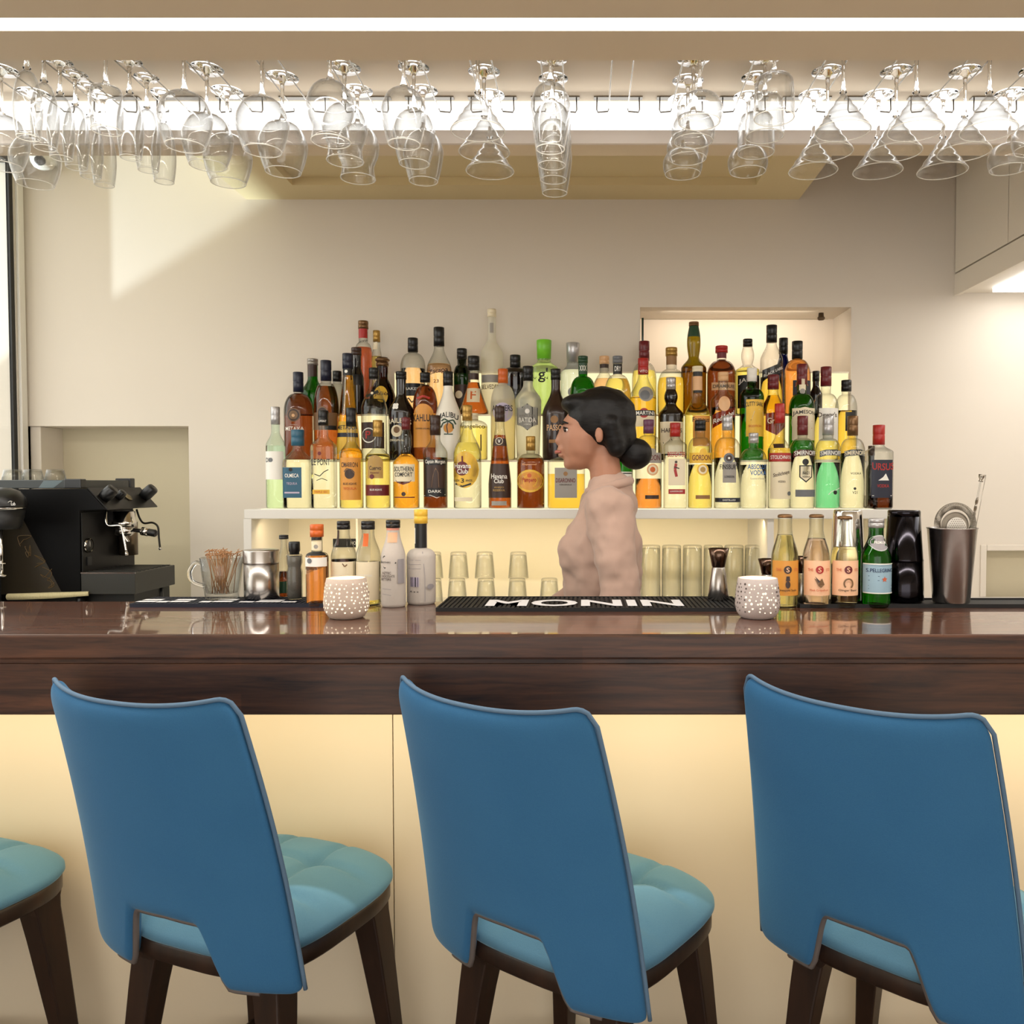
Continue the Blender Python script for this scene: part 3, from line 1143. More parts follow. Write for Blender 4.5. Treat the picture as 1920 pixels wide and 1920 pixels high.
def bottle(cx, top, w, row, shape='slope', glassk='clear', liq=None, fill=0.78, cap='K', capl=26, neckw=17, sh=None, nk=None, items=(), label='', cat='bottle',
           group='spirit bottles on the lit shelf', dy=0.0, base=None, d=None, zb=None, capshape='screw', name='spirit_bottle', capw=None, seg=36):
    """cx, top, w, capl, neckw: photo pixels; sh, nk: photo rows where shoulder and neck start; items: printed parts in photo pixels"""
    if d is None:
        d = YR[row] + dy
        zb = ZR[row]
        base = {0: 953, 1: 862, 2: 776}[row]
    s = d / F
    tp = pix(cx, top, d)
    H = tp.z - zb
    x0 = tp.x
    R = w * s / 2
    k = H / (base - top)          # metres per pixel row
    sh = sh if sh is not None else top + 0.43 * (base - top)
    nk = nk if nk is not None else top + 0.27 * (base - top)
    zs, zn, zc = (base - sh) * k, (base - nk) * k, H - capl * k
    rn = neckw * s / 2
    zn = min(zn, zc - 0.001)
    prof = profile(shape, R, H - 0.001, zs, zn, rn, zc)
    root = thing(name, label, cat, (x0, d, zb), 0, group)
    sq = 5.0 if shape == 'square' else 2.0
    ky = 0.8 if shape == 'square' else 1.0
    ns = [2.0 + (sq - 2.0) * max(0, min(1, (r - rn * 1.15) / max(R - rn * 1.15, 1e-4))) if sq > 2 else 2.0 for r, z in prof]
    g = GL[glassk]
    mobj('glass', *latheg(prof, seg, ns, ky), g, root, True)
    if liq:
        lp = []
        ln = []
        zf = fill * H
        for (r, z), n_ in zip(prof, ns):
            if z > zf:
                break
            lp.append((max(r - 0.0014, 0), max(z, 0.004 if r < R * 0.9 else 0.005)))
            ln.append(n_)
        rr_ = max(prof_r(prof, zf) - 0.0014, 0.001)
        lp += [(rr_, zf), (0, zf)]
        ln += [ln[-1], 2.0]
        lp[0] = (0, 0.004)
        mobj('liquid', *latheg(lp, seg, ln, ky), LQ[liq], root, True)
    # cap
    cr = (capw * s / 2) if capw else rn * 1.1
    if capshape == 'screw':
        cp = [(0, zc - 0.001), (cr, zc - 0.001), (cr, zc + (H - zc) * 0.45), (cr * 0.965, zc + (H - zc) * 0.47), (cr * 0.965, zc + (H - zc) * 0.52), (cr, zc + (H - zc) * 0.54), (cr, H - 0.0015), (cr * 0.93, H), (0, H)]
    elif capshape == 'ball':
        cp = [(0, zc - 0.001), (rn * 1.15, zc - 0.001), (rn * 1.15, zc + (H - zc) * 0.35)]
        for i in range(9):
            t = i / 8
            cp.append((cr * max(0.02, math.sin(PI * (0.15 + 0.85 * t))) ** 0.6 if i < 8 else 0, zc + (H - zc) * (0.38 + 0.62 * t)))
    elif capshape == 'tall':
        cp = [(0, zc - 0.001), (cr * 0.92, zc - 0.001), (cr, H - 0.002), (cr * 0.95, H), (0, H)]
    else:   # crown
        cp = [(0, zc - 0.001), (cr, zc - 0.001), (cr * 1.04, zc + (H - zc) * 0.4), (cr * 0.9, H - 0.001), (cr * 0.6, H), (0, H)]
    mobj('cap', *latheg(cp, 24), capmat(cap) if isinstance(cap, str) else cap, root, True)

    def sy(x, z, eps):
        r = prof_r(prof, z)
        n = 2.0 + (sq - 2.0) * max(0, min(1, (r - rn * 1.15) / max(R - rn * 1.15, 1e-4))) if sq > 2 else 2.0
        q = min(0.999, abs(x) / max(r, 1e-5))
        return -(r * (ky if n > 2.01 else 1) * (1 - q ** n) ** (1 / n) + eps)

    def loc(px, py):
        return (px - cx) * s, (base - py) * k
    for li, it in enumerate(items):
        kind = it[0]
        eps = 0.0007 + 0.00035 * li
        if kind == 'rect' or kind == 'band':
            if kind == 'band':
                _, y0, y1, c = it
                xa, xb = -9, 9
            else:
                _, xa_, xb_, y0, y1, c = it
                xa, xb = (xa_ - cx) * s, (xb_ - cx) * s
            za, zb_ = loc(0, y1)[1], loc(0, y0)[1]
            v, f = [], []
            nx, nz = 14, 5
            for j in range(nz + 1):
                z = za + (zb_ - za) * j / nz
                r = prof_r(prof, z)
                lim = r * (0.985 if sq > 2 else 0.97)
                x_0, x_1 = max(xa, -lim), min(xb, lim)
                for i in range(nx + 1):
                    t_ = i / nx
                    x = x_0 + (x_1 - x_0) * (0.5 - 0.5 * math.cos(PI * t_) if kind == 'band' else t_)
                    v.append((x, sy(x, z, eps), z))
            for j in range(nz):
                for i in range(nx):
                    a = j * (nx + 1) + i
                    f.append((a, a + 1, a + nx + 2, a + nx + 1))
            mobj('label', v, f, pcol(c), root, True)
        elif kind in ('disc', 'oval'):
            if kind == 'disc':
                _, px, py, pr, c = it
                prx = pry = pr
            else:
                _, px, py, prx, pry, c = it
            v, f = [], []
            X, Z = loc(px, py)
            v.append((X, sy(X, Z, eps), Z))
            for q in (0.5, 1.0):
                for i in range(20):
                    a = 2 * PI * i / 20
                    x, z = X + math.cos(a) * prx * s * q, Z + math.sin(a) * pry * k * q
                    r = prof_r(prof, z)
                    x = max(-r * 0.97, min(r * 0.97, x))
                    v.append((x, sy(x, z, eps), z))
            for i in range(20):
                f.append((0, 1 + i, 1 + (i + 1) % 20))
                f.append((1 + i, 21 + i, 21 + (i + 1) % 20, 1 + (i + 1) % 20))
            mobj('emblem', v, f, pcol(c), root, True)
        elif kind == 'poly':
            _, pts, c = it
            v = []
            for (px, py) in pts:
                x, z = loc(px, py)
                r = prof_r(prof, z)
                x = max(-r * 0.97, min(r * 0.97, x))
                v.append((x, sy(x, z, eps), z))
            mobj('emblem', v, [tuple(range(len(v)))], pcol(c), root)
        elif kind == 'line':
            _, pts, wd, c = it
            mbb = MB()
            for (a, b) in zip(pts, pts[1:]):
                xa, za = loc(*a)
                xb, zb2 = loc(*b)
                dx, dz = xb - xa, zb2 - za
                L_ = math.hypot(dx, dz) or 1
                ox, oz = -dz / L_ * wd * s / 2, dx / L_ * wd * s / 2
                vv = []
                for (x, z) in ((xa - ox, za - oz), (xb - ox, zb2 - oz), (xb + ox, zb2 + oz), (xa + ox, za + oz)):
                    r = prof_r(prof, z)
                    x = max(-r * 0.97, min(r * 0.97, x))
                    vv.append((x, sy(x, z, eps), z))
                mbb.add((vv, [(0, 1, 2, 3)]))
            mbb.build('emblem', pcol(c), root)
        elif kind == 'text':
            _, st, px, py, pw, ph, c = it[:7]
            slant = it[7] if len(it) > 7 else 0.0
            arch = it[8] if len(it) > 8 else 0.0
            v0, f0, tw = textg(st)
            X, Z = loc(px, py)
            kx_, kz_ = pw * s / tw, ph * k
            v = []
            for p_ in v0:
                u_ = p_[0] * kx_
                x = X + u_
                z = Z + p_[1] * kz_ + u_ * slant - arch * k * (2 * u_ / max(pw * s, 1e-6)) ** 2
                r = prof_r(prof, z)
                x = max(-r * 0.98, min(r * 0.98, x))
                v.append((x, sy(x, z, eps + 0.0004), z))
            mobj('lettering', v, f0, pcol(c), root)
    return root


def B(*a, **k):
    BOT.append((a, k))


BOT = []
# ---- front row
B(516, 763, 36, 0, 'slope', 'pale', 'pale', 0.62, cap='S', capl=32, neckw=15, sh=838, nk=808, dy=-0.006, items=[('rect', 499, 533, 846, 898, 'W'), ('text', 'DI', 506, 862, 8, 8, 'K'), ('disc', 513, 862, 4, 'X')], label='pale green slim bottle with white label')
B(558, 806, 50, 0, 'square', 'clear', 'water', 0.62, cap='T', capl=29, neckw=18, sh=868, nk=838, capw=24, items=[('rect', 535, 571, 876, 932, 'T'), ('text', 'OLMECA', 553, 891, 26, 7, 'W'), ('text', 'TEQUILA', 553, 906, 20, 5, 'V'), ('disc', 551, 880, 3.5, 'K'), ('rect', 539, 567, 921, 924, 'V')], label='clear square bottle with teal rectangular label')
B(606, 770, 45, 0, 'square', 'clear', 'water', 0.66, cap='K', capl=27, neckw=17, sh=838, nk=815, items=[('text', 'LE PONT', 606, 866, 34, 12, 'K'), ('rect', 590, 622, 917, 925, 'Y'), ('text', 'TRIPLE SEC', 606, 921, 26, 4, 'O'), ('line', [(594, 888), (604, 892), (612, 884), (620, 880)], 1.6, 'K'), ('line', [(598, 900), (608, 896), (618, 900)], 1.2, 'K'), ('disc', 604, 850, 3.5, 'M'), ('text', 'LE PONT', 606, 790, 15, 4, 'W')], label='clear bottle with black lettering over a branch drawing')
B(658, 765, 44, 0, 'slope', 'clear', 'yellow', 0.60, cap='K', capl=34, neckw=17, sh=852, nk=826, items=[('rect', 641, 678, 858, 936, 'J'), ('text', 'CIMARRON', 659, 871, 30, 9, 'D'), ('disc', 660, 888, 9, 'D'), ('line', [(650, 884), (655, 878), (664, 880), (669, 886)], 2.2, 'B'), ('text', 'BLUE AGAVE', 660, 906, 24, 4, 'D'), ('text', 'TEQUILA', 660, 915, 24, 5, 'O')], label='clear bottle with orange label showing a dark ram emblem')
B(708, 788, 46, 0, 'slope', 'clear', 'yellow', 0.62, cap='G', capl=30, neckw=16, sh=858, nk=836, items=[('rect', 693, 722, 867, 896, 'G'), ('disc', 707.5, 868, 14.5, 'G'), ('text', 'Cuervo', 708, 877, 22, 8, 'D'), ('text', 'Especial', 707, 886, 16, 4, 'M'), ('disc', 702, 893, 4.5, 'M'), ('rect', 687, 731, 908, 928, 'M'), ('text', 'BLUE AGAVE', 709, 917, 22, 3.5, 'W')], label='clear bottle with arched gold label and maroon band')
B(761, 783, 49, 0, 'bulge', 'clear', 'amber', 0.60, cap='M', capl=22, neckw=15, sh=868, nk=846, items=[('rect', 740, 780, 870, 902, 'C'), ('text', 'SOUTHERN', 760, 879, 36, 9, 'K'), ('text', 'COMFORT', 760, 889, 33, 8, 'K'), ('poly', [(745, 899), (775, 899), (772, 904), (760, 908), (748, 904)], 'M'), ('disc', 761, 925, 4, 'D'), ('rect', 742, 780, 930, 932, 'M')], label='amber bottle with swollen neck and maroon cap')
B(816, 779, 45, 0, 'slope', 'clear', 'brown', 0.55, cap='D', capl=36, neckw=18, sh=850, nk=822, items=[('rect', 796, 838, 861, 930, 'K'), ('text', 'Captain Morgan', 818, 866, 36, 9, 'W'), ('rect', 803, 836, 872, 914, 'D'), ('poly', [(812, 912), (815, 890), (820, 876), (825, 886), (826, 912)], 'B'), ('text', 'DARK', 818, 920, 24, 5, 'W'), ('line', [(797, 928), (810, 927), (822, 932), (836, 926)], 1, 'W')], label='dark rum bottle with black label and standing figure')
B(876, 760, 52, 0, 'slope', 'clear', 'water', 0.64, cap='G', capl=28, neckw=17, sh=852, nk=800, items=[('oval', 874, 880, 25, 34, 'Y'), ('disc', 869, 878, 13, 'M'), ('text', 'Havana', 870, 873, 32, 9, 'W'), ('text', 'Club', 870, 883, 20, 9, 'W'), ('text', '3', 870, 900, 6, 8, 'K'), ('text', 'EL RON', 858, 900, 12, 4, 'K'), ('text', 'ANOS', 882, 900, 12, 4, 'K'), ('line', [(856, 906), (870, 911), (886, 906)], 3, 'K'), ('line', [(870, 866), (870, 855)], 3, 'M'), ('rect', 854, 888, 931, 938, 'C')], label='clear rum bottle with gold cap and large yellow oval label')
B(937, 762, 43, 0, 'cone', 'clear', 'rust', 0.72, cap='D', capl=28, neckw=17, sh=866, nk=800, items=[('band', 869, 932, 'D'), ('text', 'Havana', 937, 892, 30, 9, 'W'), ('text', 'Club', 937, 901, 18, 8, 'W'), ('text', 'ANEJO', 937, 913, 18, 4, 'G'), ('text', 'RESERVA', 937, 918, 22, 4, 'G'), ('band', 822, 836, 'D'), ('disc', 937, 827, 7, 'C'), ('disc', 937, 827, 6, 'D'), ('line', [(937, 830), (935, 824)], 1.2, 'W'), ('line', [(937, 830), (939, 824)], 1.2, 'W'), ('rect', 923, 951, 938, 946, 'Z')], label='tapering brown rum bottle with dark brown label')
B(995, 818, 52, 0, 'round', 'clear', 'brown', 0.70, cap='G', capl=26, neckw=16, sh=872, nk=850, items=[('oval', 995, 901, 25, 21, 'Y'), ('oval', 995, 901, 22, 17, 'J'), ('text', 'Pampero', 994, 900, 26, 10, 'R'), ('disc', 994, 891, 4, 'O'), ('text', 'Especial', 994, 871, 26, 4, 'H')], label='squat round brown bottle with yellow oval label')
B(1062, 835, 70, 0, 'square', 'clear', 'gold', 0.55, cap='D', capl=16, neckw=22, sh=866, nk=852, items=[('rect', 1041, 1082, 877, 932, 'Z'), ('text', 'DISARONNO', 1061, 900, 36, 8, 'M'), ('disc', 1061, 888, 4, 'A'), ('text', 'ORIGINALE', 1061, 908, 22, 2.5, 'D')], label='wide square golden bottle with grey label beside the bartender')
B(1164, 800, 46, 0, 'round', 'green', 'green', 0.6, cap='K', capl=24, neckw=18, sh=868, nk=845, items=[('rect', 1142, 1186, 884, 928, 'W'), ('rect', 1144, 1184, 886, 888, 'K'), ('text', 'Tanqueray', 1166, 902, 38, 8, 'X', 0.12)], label='green bottle with white label behind the bartender')
B(1216, 787, 50, 0, 'round', 'clear', 'orange', 0.34, cap='P', capl=25, neckw=18, sh=845, nk=816, items=[('rect', 1194, 1239, 849, 868, 'Z'), ('text', 'GORDON', 1218, 858, 36, 10, 'M'), ('disc', 1221, 848, 7, 'Z'), ('disc', 1222, 880, 11, 'H'), ('disc', 1222, 880, 8, 'C'), ('disc', 1222, 880, 5, 'O'), ('rect', 1208, 1234, 927, 934, 'D')], label='half full orange bottle with purple cap and grey banner label')
B(1266, 793, 43, 0, 'square', 'clear', 'water', 0.62, cap='R', capl=25, neckw=18, sh=836, nk=820, items=[('rect', 1252, 1283, 860, 909, 'C'), ('text', 'BEEFEATER', 1267, 852, 33, 9, 'R'), ('line', [(1266, 869), (1264, 880), (1267, 893)], 5, 'R'), ('disc', 1266, 866, 2.5, 'D'), ('line', [(1262, 875), (1272, 878)], 2, 'D'), ('rect', 1252, 1283, 916, 925, 'R'), ('text', 'LONDON DRY', 1267, 920, 24, 3, 'W')], label='clear square bottle with red cap and red walking figure')
B(1313, 788, 46, 0, 'round', 'clear', 'yellow', 0.50, cap='K', capl=19, neckw=19, sh=845, nk=820, items=[('rect', 1292, 1336, 849, 868, 'Y'), ('text', 'GORDON', 1313, 858, 34, 10, 'M'), ('disc', 1316, 848, 7, 'Y'), ('disc', 1315, 880, 11, 'Y'), ('disc', 1315, 880, 8, 'C'), ('disc', 1315, 880, 5, 'G'), ('rect', 1302, 1329, 927, 934, 'A')], label='pale bottle with black cap and yellow banner label')
B(1364, 780, 50, 0, 'round', 'clear', 'water', 0.55, cap='S', capl=26, neckw=18, sh=848, nk=820, items=[('rect', 1352, 1377, 866, 904, 'Z'), ('disc', 1363, 859, 9.5, 'X'), ('disc', 1363, 859, 6, 'D'), ('disc', 1363, 859, 2, 'W'), ('text', 'FINSBURY', 1364, 875, 34, 9, 'K'), ('text', 'LONDON', 1364, 893, 18, 4, 'K'), ('rect', 1340, 1387, 932, 940, 'N'), ('text', 'DISTILLED', 1364, 936, 24, 3, 'W')], label='clear bottle with silver cap and grey round-topped label')
B(1413, 812, 50, 0, 'round', 'clear', 'water', 0.58, cap='S', capl=18, neckw=17, sh=866, nk=840, items=[('text', 'ABSOLUT', 1417, 875, 38, 9, 'U'), ('text', 'VODKA', 1418, 886, 31, 9, 'U'), ('text', 'Country of Sweden', 1417, 897, 28, 4, 'Z')], label='clear bottle with blue block lettering and silver cap')
B(1462, 757, 43, 0, 'slope', 'clear', 'water', 0.58, cap='R', capl=36, neckw=17, sh=846, nk=816, items=[('rect', 1441, 1483, 849, 865, 'R'), ('text', 'STOLICHNAYA', 1462, 857, 38, 7, 'W'), ('rect', 1443, 1482, 866, 934, 'C'), ('text', 'Stolichnaya', 1462, 888, 30, 9, 'D', 0.25), ('text', 'VODKA', 1462, 902, 14, 4, 'D'), ('disc', 1477, 924, 4, 'X'), ('rect', 1448, 1466, 832, 840, 'D')], label='clear bottle with red banner above a cream label')
B(1505, 780, 47, 0, 'round', 'clear', 'water', 0.60, cap='M', capl=35, neckw=18, sh=846, nk=822, items=[('poly', [(1485, 846), (1495, 843), (1515, 843), (1527, 846), (1527, 856), (1515, 854), (1495, 854), (1485, 858)], 'M'), ('text', 'SMIRNOFF', 1506, 849, 40, 8, 'W', 0, 1), ('poly', [(1494, 872), (1518, 872), (1518, 894), (1506, 904), (1494, 894)], 'K'), ('poly', [(1496, 874), (1516, 874), (1516, 893), (1506, 901), (1496, 893)], 'C'), ('disc', 1505, 866, 6, 'K'), ('text', 'No21', 1506, 886, 12, 6, 'K'), ('text', 'VODKA', 1506, 893, 14, 3.5, 'K'), ('rect', 1488, 1526, 917, 930, 'X')], label='clear bottle with maroon cap, maroon banner and black shield')
B(1553, 780, 46, 0, 'round', 'clear', 'teal', 0.50, cap='S', capl=35, neckw=19, sh=846, nk=822, items=[('poly', [(1534, 846), (1544, 843), (1564, 843), (1574, 846), (1574, 856), (1564, 854), (1544, 854), (1534, 857)], 'X'), ('text', 'SMIRNOFF', 1554, 849, 38, 8, 'W', 0, 1), ('disc', 1561, 922, 4, 'K'), ('line', [(1548, 926), (1554, 920), (1562, 918), (1570, 914)], 1, 'W')], label='bottle of green liquid with silver cap')
B(1599, 780, 45, 0, 'round', 'clear', 'water', 0.60, cap='B', capl=36, neckw=18, sh=846, nk=822, items=[('poly', [(1580, 846), (1590, 843), (1609, 843), (1619, 846), (1619, 856), (1609, 854), (1590, 854), (1580, 857)], 'X'), ('text', 'SMIRNOFF', 1599, 849, 38, 8, 'C', 0, 1), ('text', 'VODKA', 1599, 887, 20, 4, 'K'), ('disc', 1597, 915, 2.5, 'K'), ('text', 'V21', 1597, 922, 9, 5, 'K')], label='clear bottle with bronze cap and grey banner')
B(1648, 797, 48, 0, 'square', 'clear', 'brown', 0.16, cap='R', capl=36, neckw=20, sh=848, nk=834, items=[('rect', 1629, 1668, 862, 932, 'N'), ('text', 'URSUS', 1650, 875, 40, 13, 'R', 0, -2), ('poly', [(1641, 900), (1650, 894), (1655, 887), (1661, 900)], 'W'), ('text', 'VODKA', 1650, 910, 22, 6, 'R'), ('line', [(1630, 928), (1667, 928)], 1, 'W')], label='nearly empty bottle with coral cap and navy label')
# ---- middle row
B(559, 698, 53, 1, 'round', 'clear', 'brown', 0.76, cap='N', capl=36, neckw=17, sh=772, nk=738, items=[('disc', 558, 779, 12.5, 'B'), ('disc', 558, 779, 11, 'D'), ('disc', 558, 779, 8, 'B'), ('disc', 558, 780, 3, 'H'), ('text', 'METAXA', 559, 804, 34, 7, 'W'), ('text', 'GREEK', 559, 797, 14, 2, 'Z')], label='dark brandy bottle with navy cap and round medallion')
B(611, 676, 46, 1, 'round', 'clear', 'rust', 0.74, cap='N', capl=37, neckw=18, sh=768, nk=718, items=[('disc', 610, 773, 10, 'B'), ('disc', 610, 773, 8, 'D'), ('rect', 589, 634, 774, 806, 'B'), ('rect', 615, 632, 798, 806, 'K')], label='red-brown brandy bottle with tall navy cap')
B(652, 663, 46, 1, 'cone', 'clear', 'amber', 0.80, cap='N', capl=28, neckw=18, sh=850, nk=704, items=[('band', 691, 704, 'K'), ('disc', 651, 697, 3, 'W'), ('rect', 632, 673, 790, 811, 'Y'), ('text', 'METAXA', 653, 801, 38, 8, 'N'), ('rect', 632, 673, 811, 819, 'N'), ('rect', 632, 673, 819, 850, 'Y'), ('line', [(650, 708), (650, 778)], 1.2, 'C')], label='tall cone-shaped amber bottle with yellow label')
B(701, 690, 48, 1, 'slope', 'clear', 'water', 0.66, cap='K', capl=20, neckw=17, sh=768, nk=716, items=[('rect', 680, 722, 792, 840, 'D'), ('disc', 696, 816, 14, 'W'), ('disc', 696, 816, 12, 'D'), ('text', 'P', 695, 815, 10, 14, 'R'), ('line', [(690, 744), (711, 734)], 6, 'K'), ('disc', 701, 738, 2.5, 'C')], label='clear bottle with diagonal black neck band')
B(752, 697, 48, 1, 'slope', 'black', None, cap='K', capl=14, neckw=18, sh=774, nk=738, items=[('line', [(724, 796), (740, 787), (764, 786), (780, 792)], 10, 'M'), ('text', 'BAILEYS', 751, 789, 44, 9, 'C', 0, 3), ('disc', 748, 808, 11, 'C'), ('disc', 748, 806, 6, 'B'), ('text', 'ORIGINAL', 748, 825, 28, 4, 'C'), ('disc', 743, 760, 3.2, 'W'), ('disc', 748, 760, 3.2, 'W'), ('disc', 743, 765, 3.2, 'W'), ('disc', 748, 765, 3.2, 'W')], label='black cream liqueur bottle with dark red banner')
B(797, 699, 46, 1, 'round', 'clear', 'brown', 0.86, cap='K', capl=17, neckw=17, sh=764, nk=724, items=[('rect', 777, 818, 775, 838, 'J'), ('disc', 797, 776, 18, 'J'), ('text', 'KAHLUA', 797, 784, 40, 13, 'K'), ('line', [(785, 748), (797, 744), (809, 748)], 4, 'R'), ('text', 'COFFEE LIQUEUR', 797, 804, 30, 3, 'D')], label='dark coffee liqueur bottle with arched yellow-orange label')
B(840, 697, 50, 1, 'slope', 'white', None, cap='K', capl=26, neckw=17, sh=790, nk=722, items=[('text', 'MALIBU', 842, 778, 38, 10, 'K', 0, 6), ('disc', 844, 803, 9, 'J'), ('line', [(843, 813), (841, 800), (844, 790)], 2, 'D'), ('line', [(844, 790), (834, 794), (830, 802)], 2.4, 'E'), ('line', [(844, 790), (837, 786), (831, 790)], 2.4, 'E'), ('line', [(844, 790), (853, 788), (857, 796)], 2.4, 'E'), ('line', [(844, 790), (852, 796), (853, 804)], 2.4, 'E'), ('line', [(836, 814), (852, 814)], 2, 'E')], label='white opaque bottle with palm tree emblem')
B(888, 775, 52, 1, 'round', 'clear', 'yellow', 0.72, cap='C', capl=12, neckw=16, sh=800, nk=788, items=[('text', 'frangelico', 888, 801, 46, 10, 'D'), ('line', [(904, 815), (904, 845)], 2, 'D')], label='short pale yellow bottle behind the yellow oval label bottle')
B(943, 692, 46, 1, 'round', 'frost', 'yellow', 0.66, cap='O', capl=26, neckw=17, sh=760, nk=722, items=[('disc', 944, 774, 18, 'V'), ('text', 'ARCHERS', 943, 766, 38, 11, 'N')], label='frosted pale bottle with copper cap and lilac round label')
B(990, 687, 50, 1, 'vase', 'frost', 'water', 0.72, cap='K', capl=27, neckw=18, sh=752, nk=720, items=[('poly', [(970, 765), (981, 764), (990, 758), (999, 764), (1009, 765), (1009, 796), (999, 800), (990, 807), (981, 800), (970, 796)], 'K'), ('disc', 990, 772, 4.5, 'W'), ('text', 'MANGAROCA', 990, 780, 30, 4.5, 'Z'), ('text', 'BATIDA', 990, 788, 32, 8.5, 'W'), ('text', 'COCO', 990, 796, 13, 3, 'W')], label='frosted white bottle with black scalloped label')
B(1042, 692, 50, 1, 'slope', 'choc', None, cap='K', capl=20, neckw=17, sh=778, nk=728, items=[('text', 'PASSOA', 1044, 802, 36, 11, 'H'), ('disc', 1040, 787, 7, 'A'), ('rect', 1030, 1050, 824, 830, 'A')], label='matt dark brown bottle left of the bartender head')
B(1093, 668, 48, 1, 'round', 'green', 'green', 0.80, cap='E', capl=12, neckw=17, sh=738, nk=706, items=[('band', 681, 702, 'E'), ('text', 'XXX', 1093, 691, 13, 10, 'W')], label='bright green bottle rising behind the bartender head')
B(1158, 668, 50, 1, 'round', 'clear', 'yellow', 0.78, cap='X', capl=13, neckw=17, sh=740, nk=703, items=[('band', 683, 702, 'K'), ('text', 'DRY', 1158, 692, 12, 9, 'W'), ('disc', 1152, 768, 20, 'X'), ('text', 'MARTINI', 1156, 770, 38, 9, 'W')], label='vermouth bottle with round grey label partly behind the bartender')
B(1206, 672, 50, 1, 'slope', 'clear', 'gold', 0.62, cap='R', capl=29, neckw=18, sh=746, nk=703, items=[('disc', 1210, 740, 14, 'Z'), ('disc', 1208, 742, 9, 'X'), ('rect', 1186, 1227, 773, 800, 'C'), ('disc', 1206, 775, 9, 'R'), ('rect', 1190, 1226, 770, 780, 'K'), ('text', 'MARTINI', 1208, 775, 33, 7, 'W'), ('text', 'VITO', 1206, 697, 15, 5, 'W')], label='yellow vermouth bottle with red cap and black name band')
B(1258, 708, 48, 1, 'bulge', 'black', None, cap='S', capl=22, neckw=17, sh=778, nk=756, items=[('rect', 1237, 1280, 791, 850, 'C'), ('text', 'HARVEYS', 1258, 807, 38, 8, 'D'), ('line', [(1242, 830), (1258, 824)], 3, 'K')], label='black sherry bottle with silver cap and cream label')
B(1308, 687, 48, 1, 'slope', 'clear', 'yellow', 0.60, cap='C', capl=10, neckw=18, sh=780, nk=738, items=[('band', 696, 706, 'K'), ('rect', 1297, 1319, 706, 732, 'H'), ('rect', 1296, 1320, 732, 737, 'K'), ('rect', 1297, 1330, 780, 836, 'J'), ('text', 'Famous', 1312, 787, 32, 9, 'D')], label='clear whisky bottle with peach neck label and pale stopper')
B(1356, 698, 46, 1, 'slope', 'clear', 'amber', 0.60, cap='H', capl=16, neckw=18, sh=752, nk=730, items=[('poly', [(1335, 778), (1376, 764), (1376, 782), (1335, 803)], 'R'), ('text', 'Red Label', 1355, 782, 38, 9, 'W', 0.45), ('oval', 1355, 758, 11, 14, 'H')], label='whisky bottle with slanting red label')
B(1410, 690, 45, 1, 'round', 'green', 'green', 0.5, cap='W', capl=25, neckw=17, sh=746, nk=728, items=[('rect', 1396, 1430, 750, 818, 'Y'), ('text', 'CUTTY SARK', 1411, 758, 34, 8, 'K', 0, 2), ('poly', [(1406, 786), (1410, 772), (1420, 768), (1428, 772), (1430, 784)], 'W'), ('line', [(1404, 788), (1430, 786)], 2.2, 'D'), ('text', 'SCOTCH', 1412, 799, 24, 4, 'O')], label='green whisky bottle with yellow ship label')
B(1450, 703, 45, 1, 'slope', 'clear', 'gold', 0.76, cap='M', capl=26, neckw=19, sh=772, nk=734, items=[('poly', [(1433, 776), (1470, 770), (1470, 800), (1452, 816), (1433, 806)], 'R'), ('text', "Grant's", 1452, 789, 33, 11, 'C')], label='golden whisky bottle with dark red shield label')
B(1504, 683, 48, 1, 'round', 'green', 'green', 0.8, cap='M', capl=38, neckw=18, sh=768, nk=738, items=[('oval', 1504, 792, 22, 28, 'C'), ('rect', 1483, 1525, 766, 825, 'C'), ('text', 'JAMESON', 1504, 774, 41, 9, 'K', 0, 3), ('rect', 1497, 1509, 711, 732, 'C'), ('disc', 1503, 734, 5, 'Z'), ('line', [(1490, 790), (1518, 790)], 1, 'J'), ('line', [(1490, 803), (1518, 803)], 1, 'J')], label='green whiskey bottle with cream label and dark maroon cap')
B(1549, 688, 47, 1, 'round', 'clear', 'yellow', 0.50, cap='M', capl=35, neckw=18, sh=768, nk=738, items=[('rect', 1532, 1568, 766, 826, 'W'), ('text', "Dewar's", 1547, 778, 34, 9, 'D'), ('line', [(1538, 792), (1560, 792)], 1, 'Z')], label='clear whisky bottle with white label and maroon cap')
B(1587, 713, 40, 1, 'round', 'clear', 'gold', 0.62, cap='K', capl=20, neckw=17, sh=768, nk=740, dy=0.012, items=[('rect', 1580, 1598, 773, 808, 'K'), ('text', 'XO', 1588, 785, 10, 8, 'W')], label='slim bottle with black cap and narrow black label')
# ---- back row
B(586, 673, 44, 2, 'slope', 'green', 'green', 0.7, cap='Z', capl=11, neckw=18, sh=738, nk=708, items=[('band', 684, 706, 'D')], label='green bottle with dark neck band')
B(632, 696, 30, 2, 'round', 'clear', 'water', 0.7, cap='K', capl=18, neckw=15, sh=742, nk=718, dy=0.012, label='small clear bottle with black cap squeezed behind the cone bottle')
B(668, 652, 27, 2, 'slope', 'black', None, cap='D', capl=14, neckw=17, sh=712, nk=686, dy=-0.025, items=[('band', 702, 722, 'K')], label='thin near-black bottle behind the cone bottle')
B(681, 602, 32, 2, 'round', 'clear', 'red', 0.72, cap='B', capl=14, neckw=17, sh=664, nk=642, dy=0.034, items=[('band', 617, 634, 'R'), ('text', 'HAVANA', 682, 640, 16, 4, 'K', 0.3)], label='tall pinkish red bottle with wooden cap')
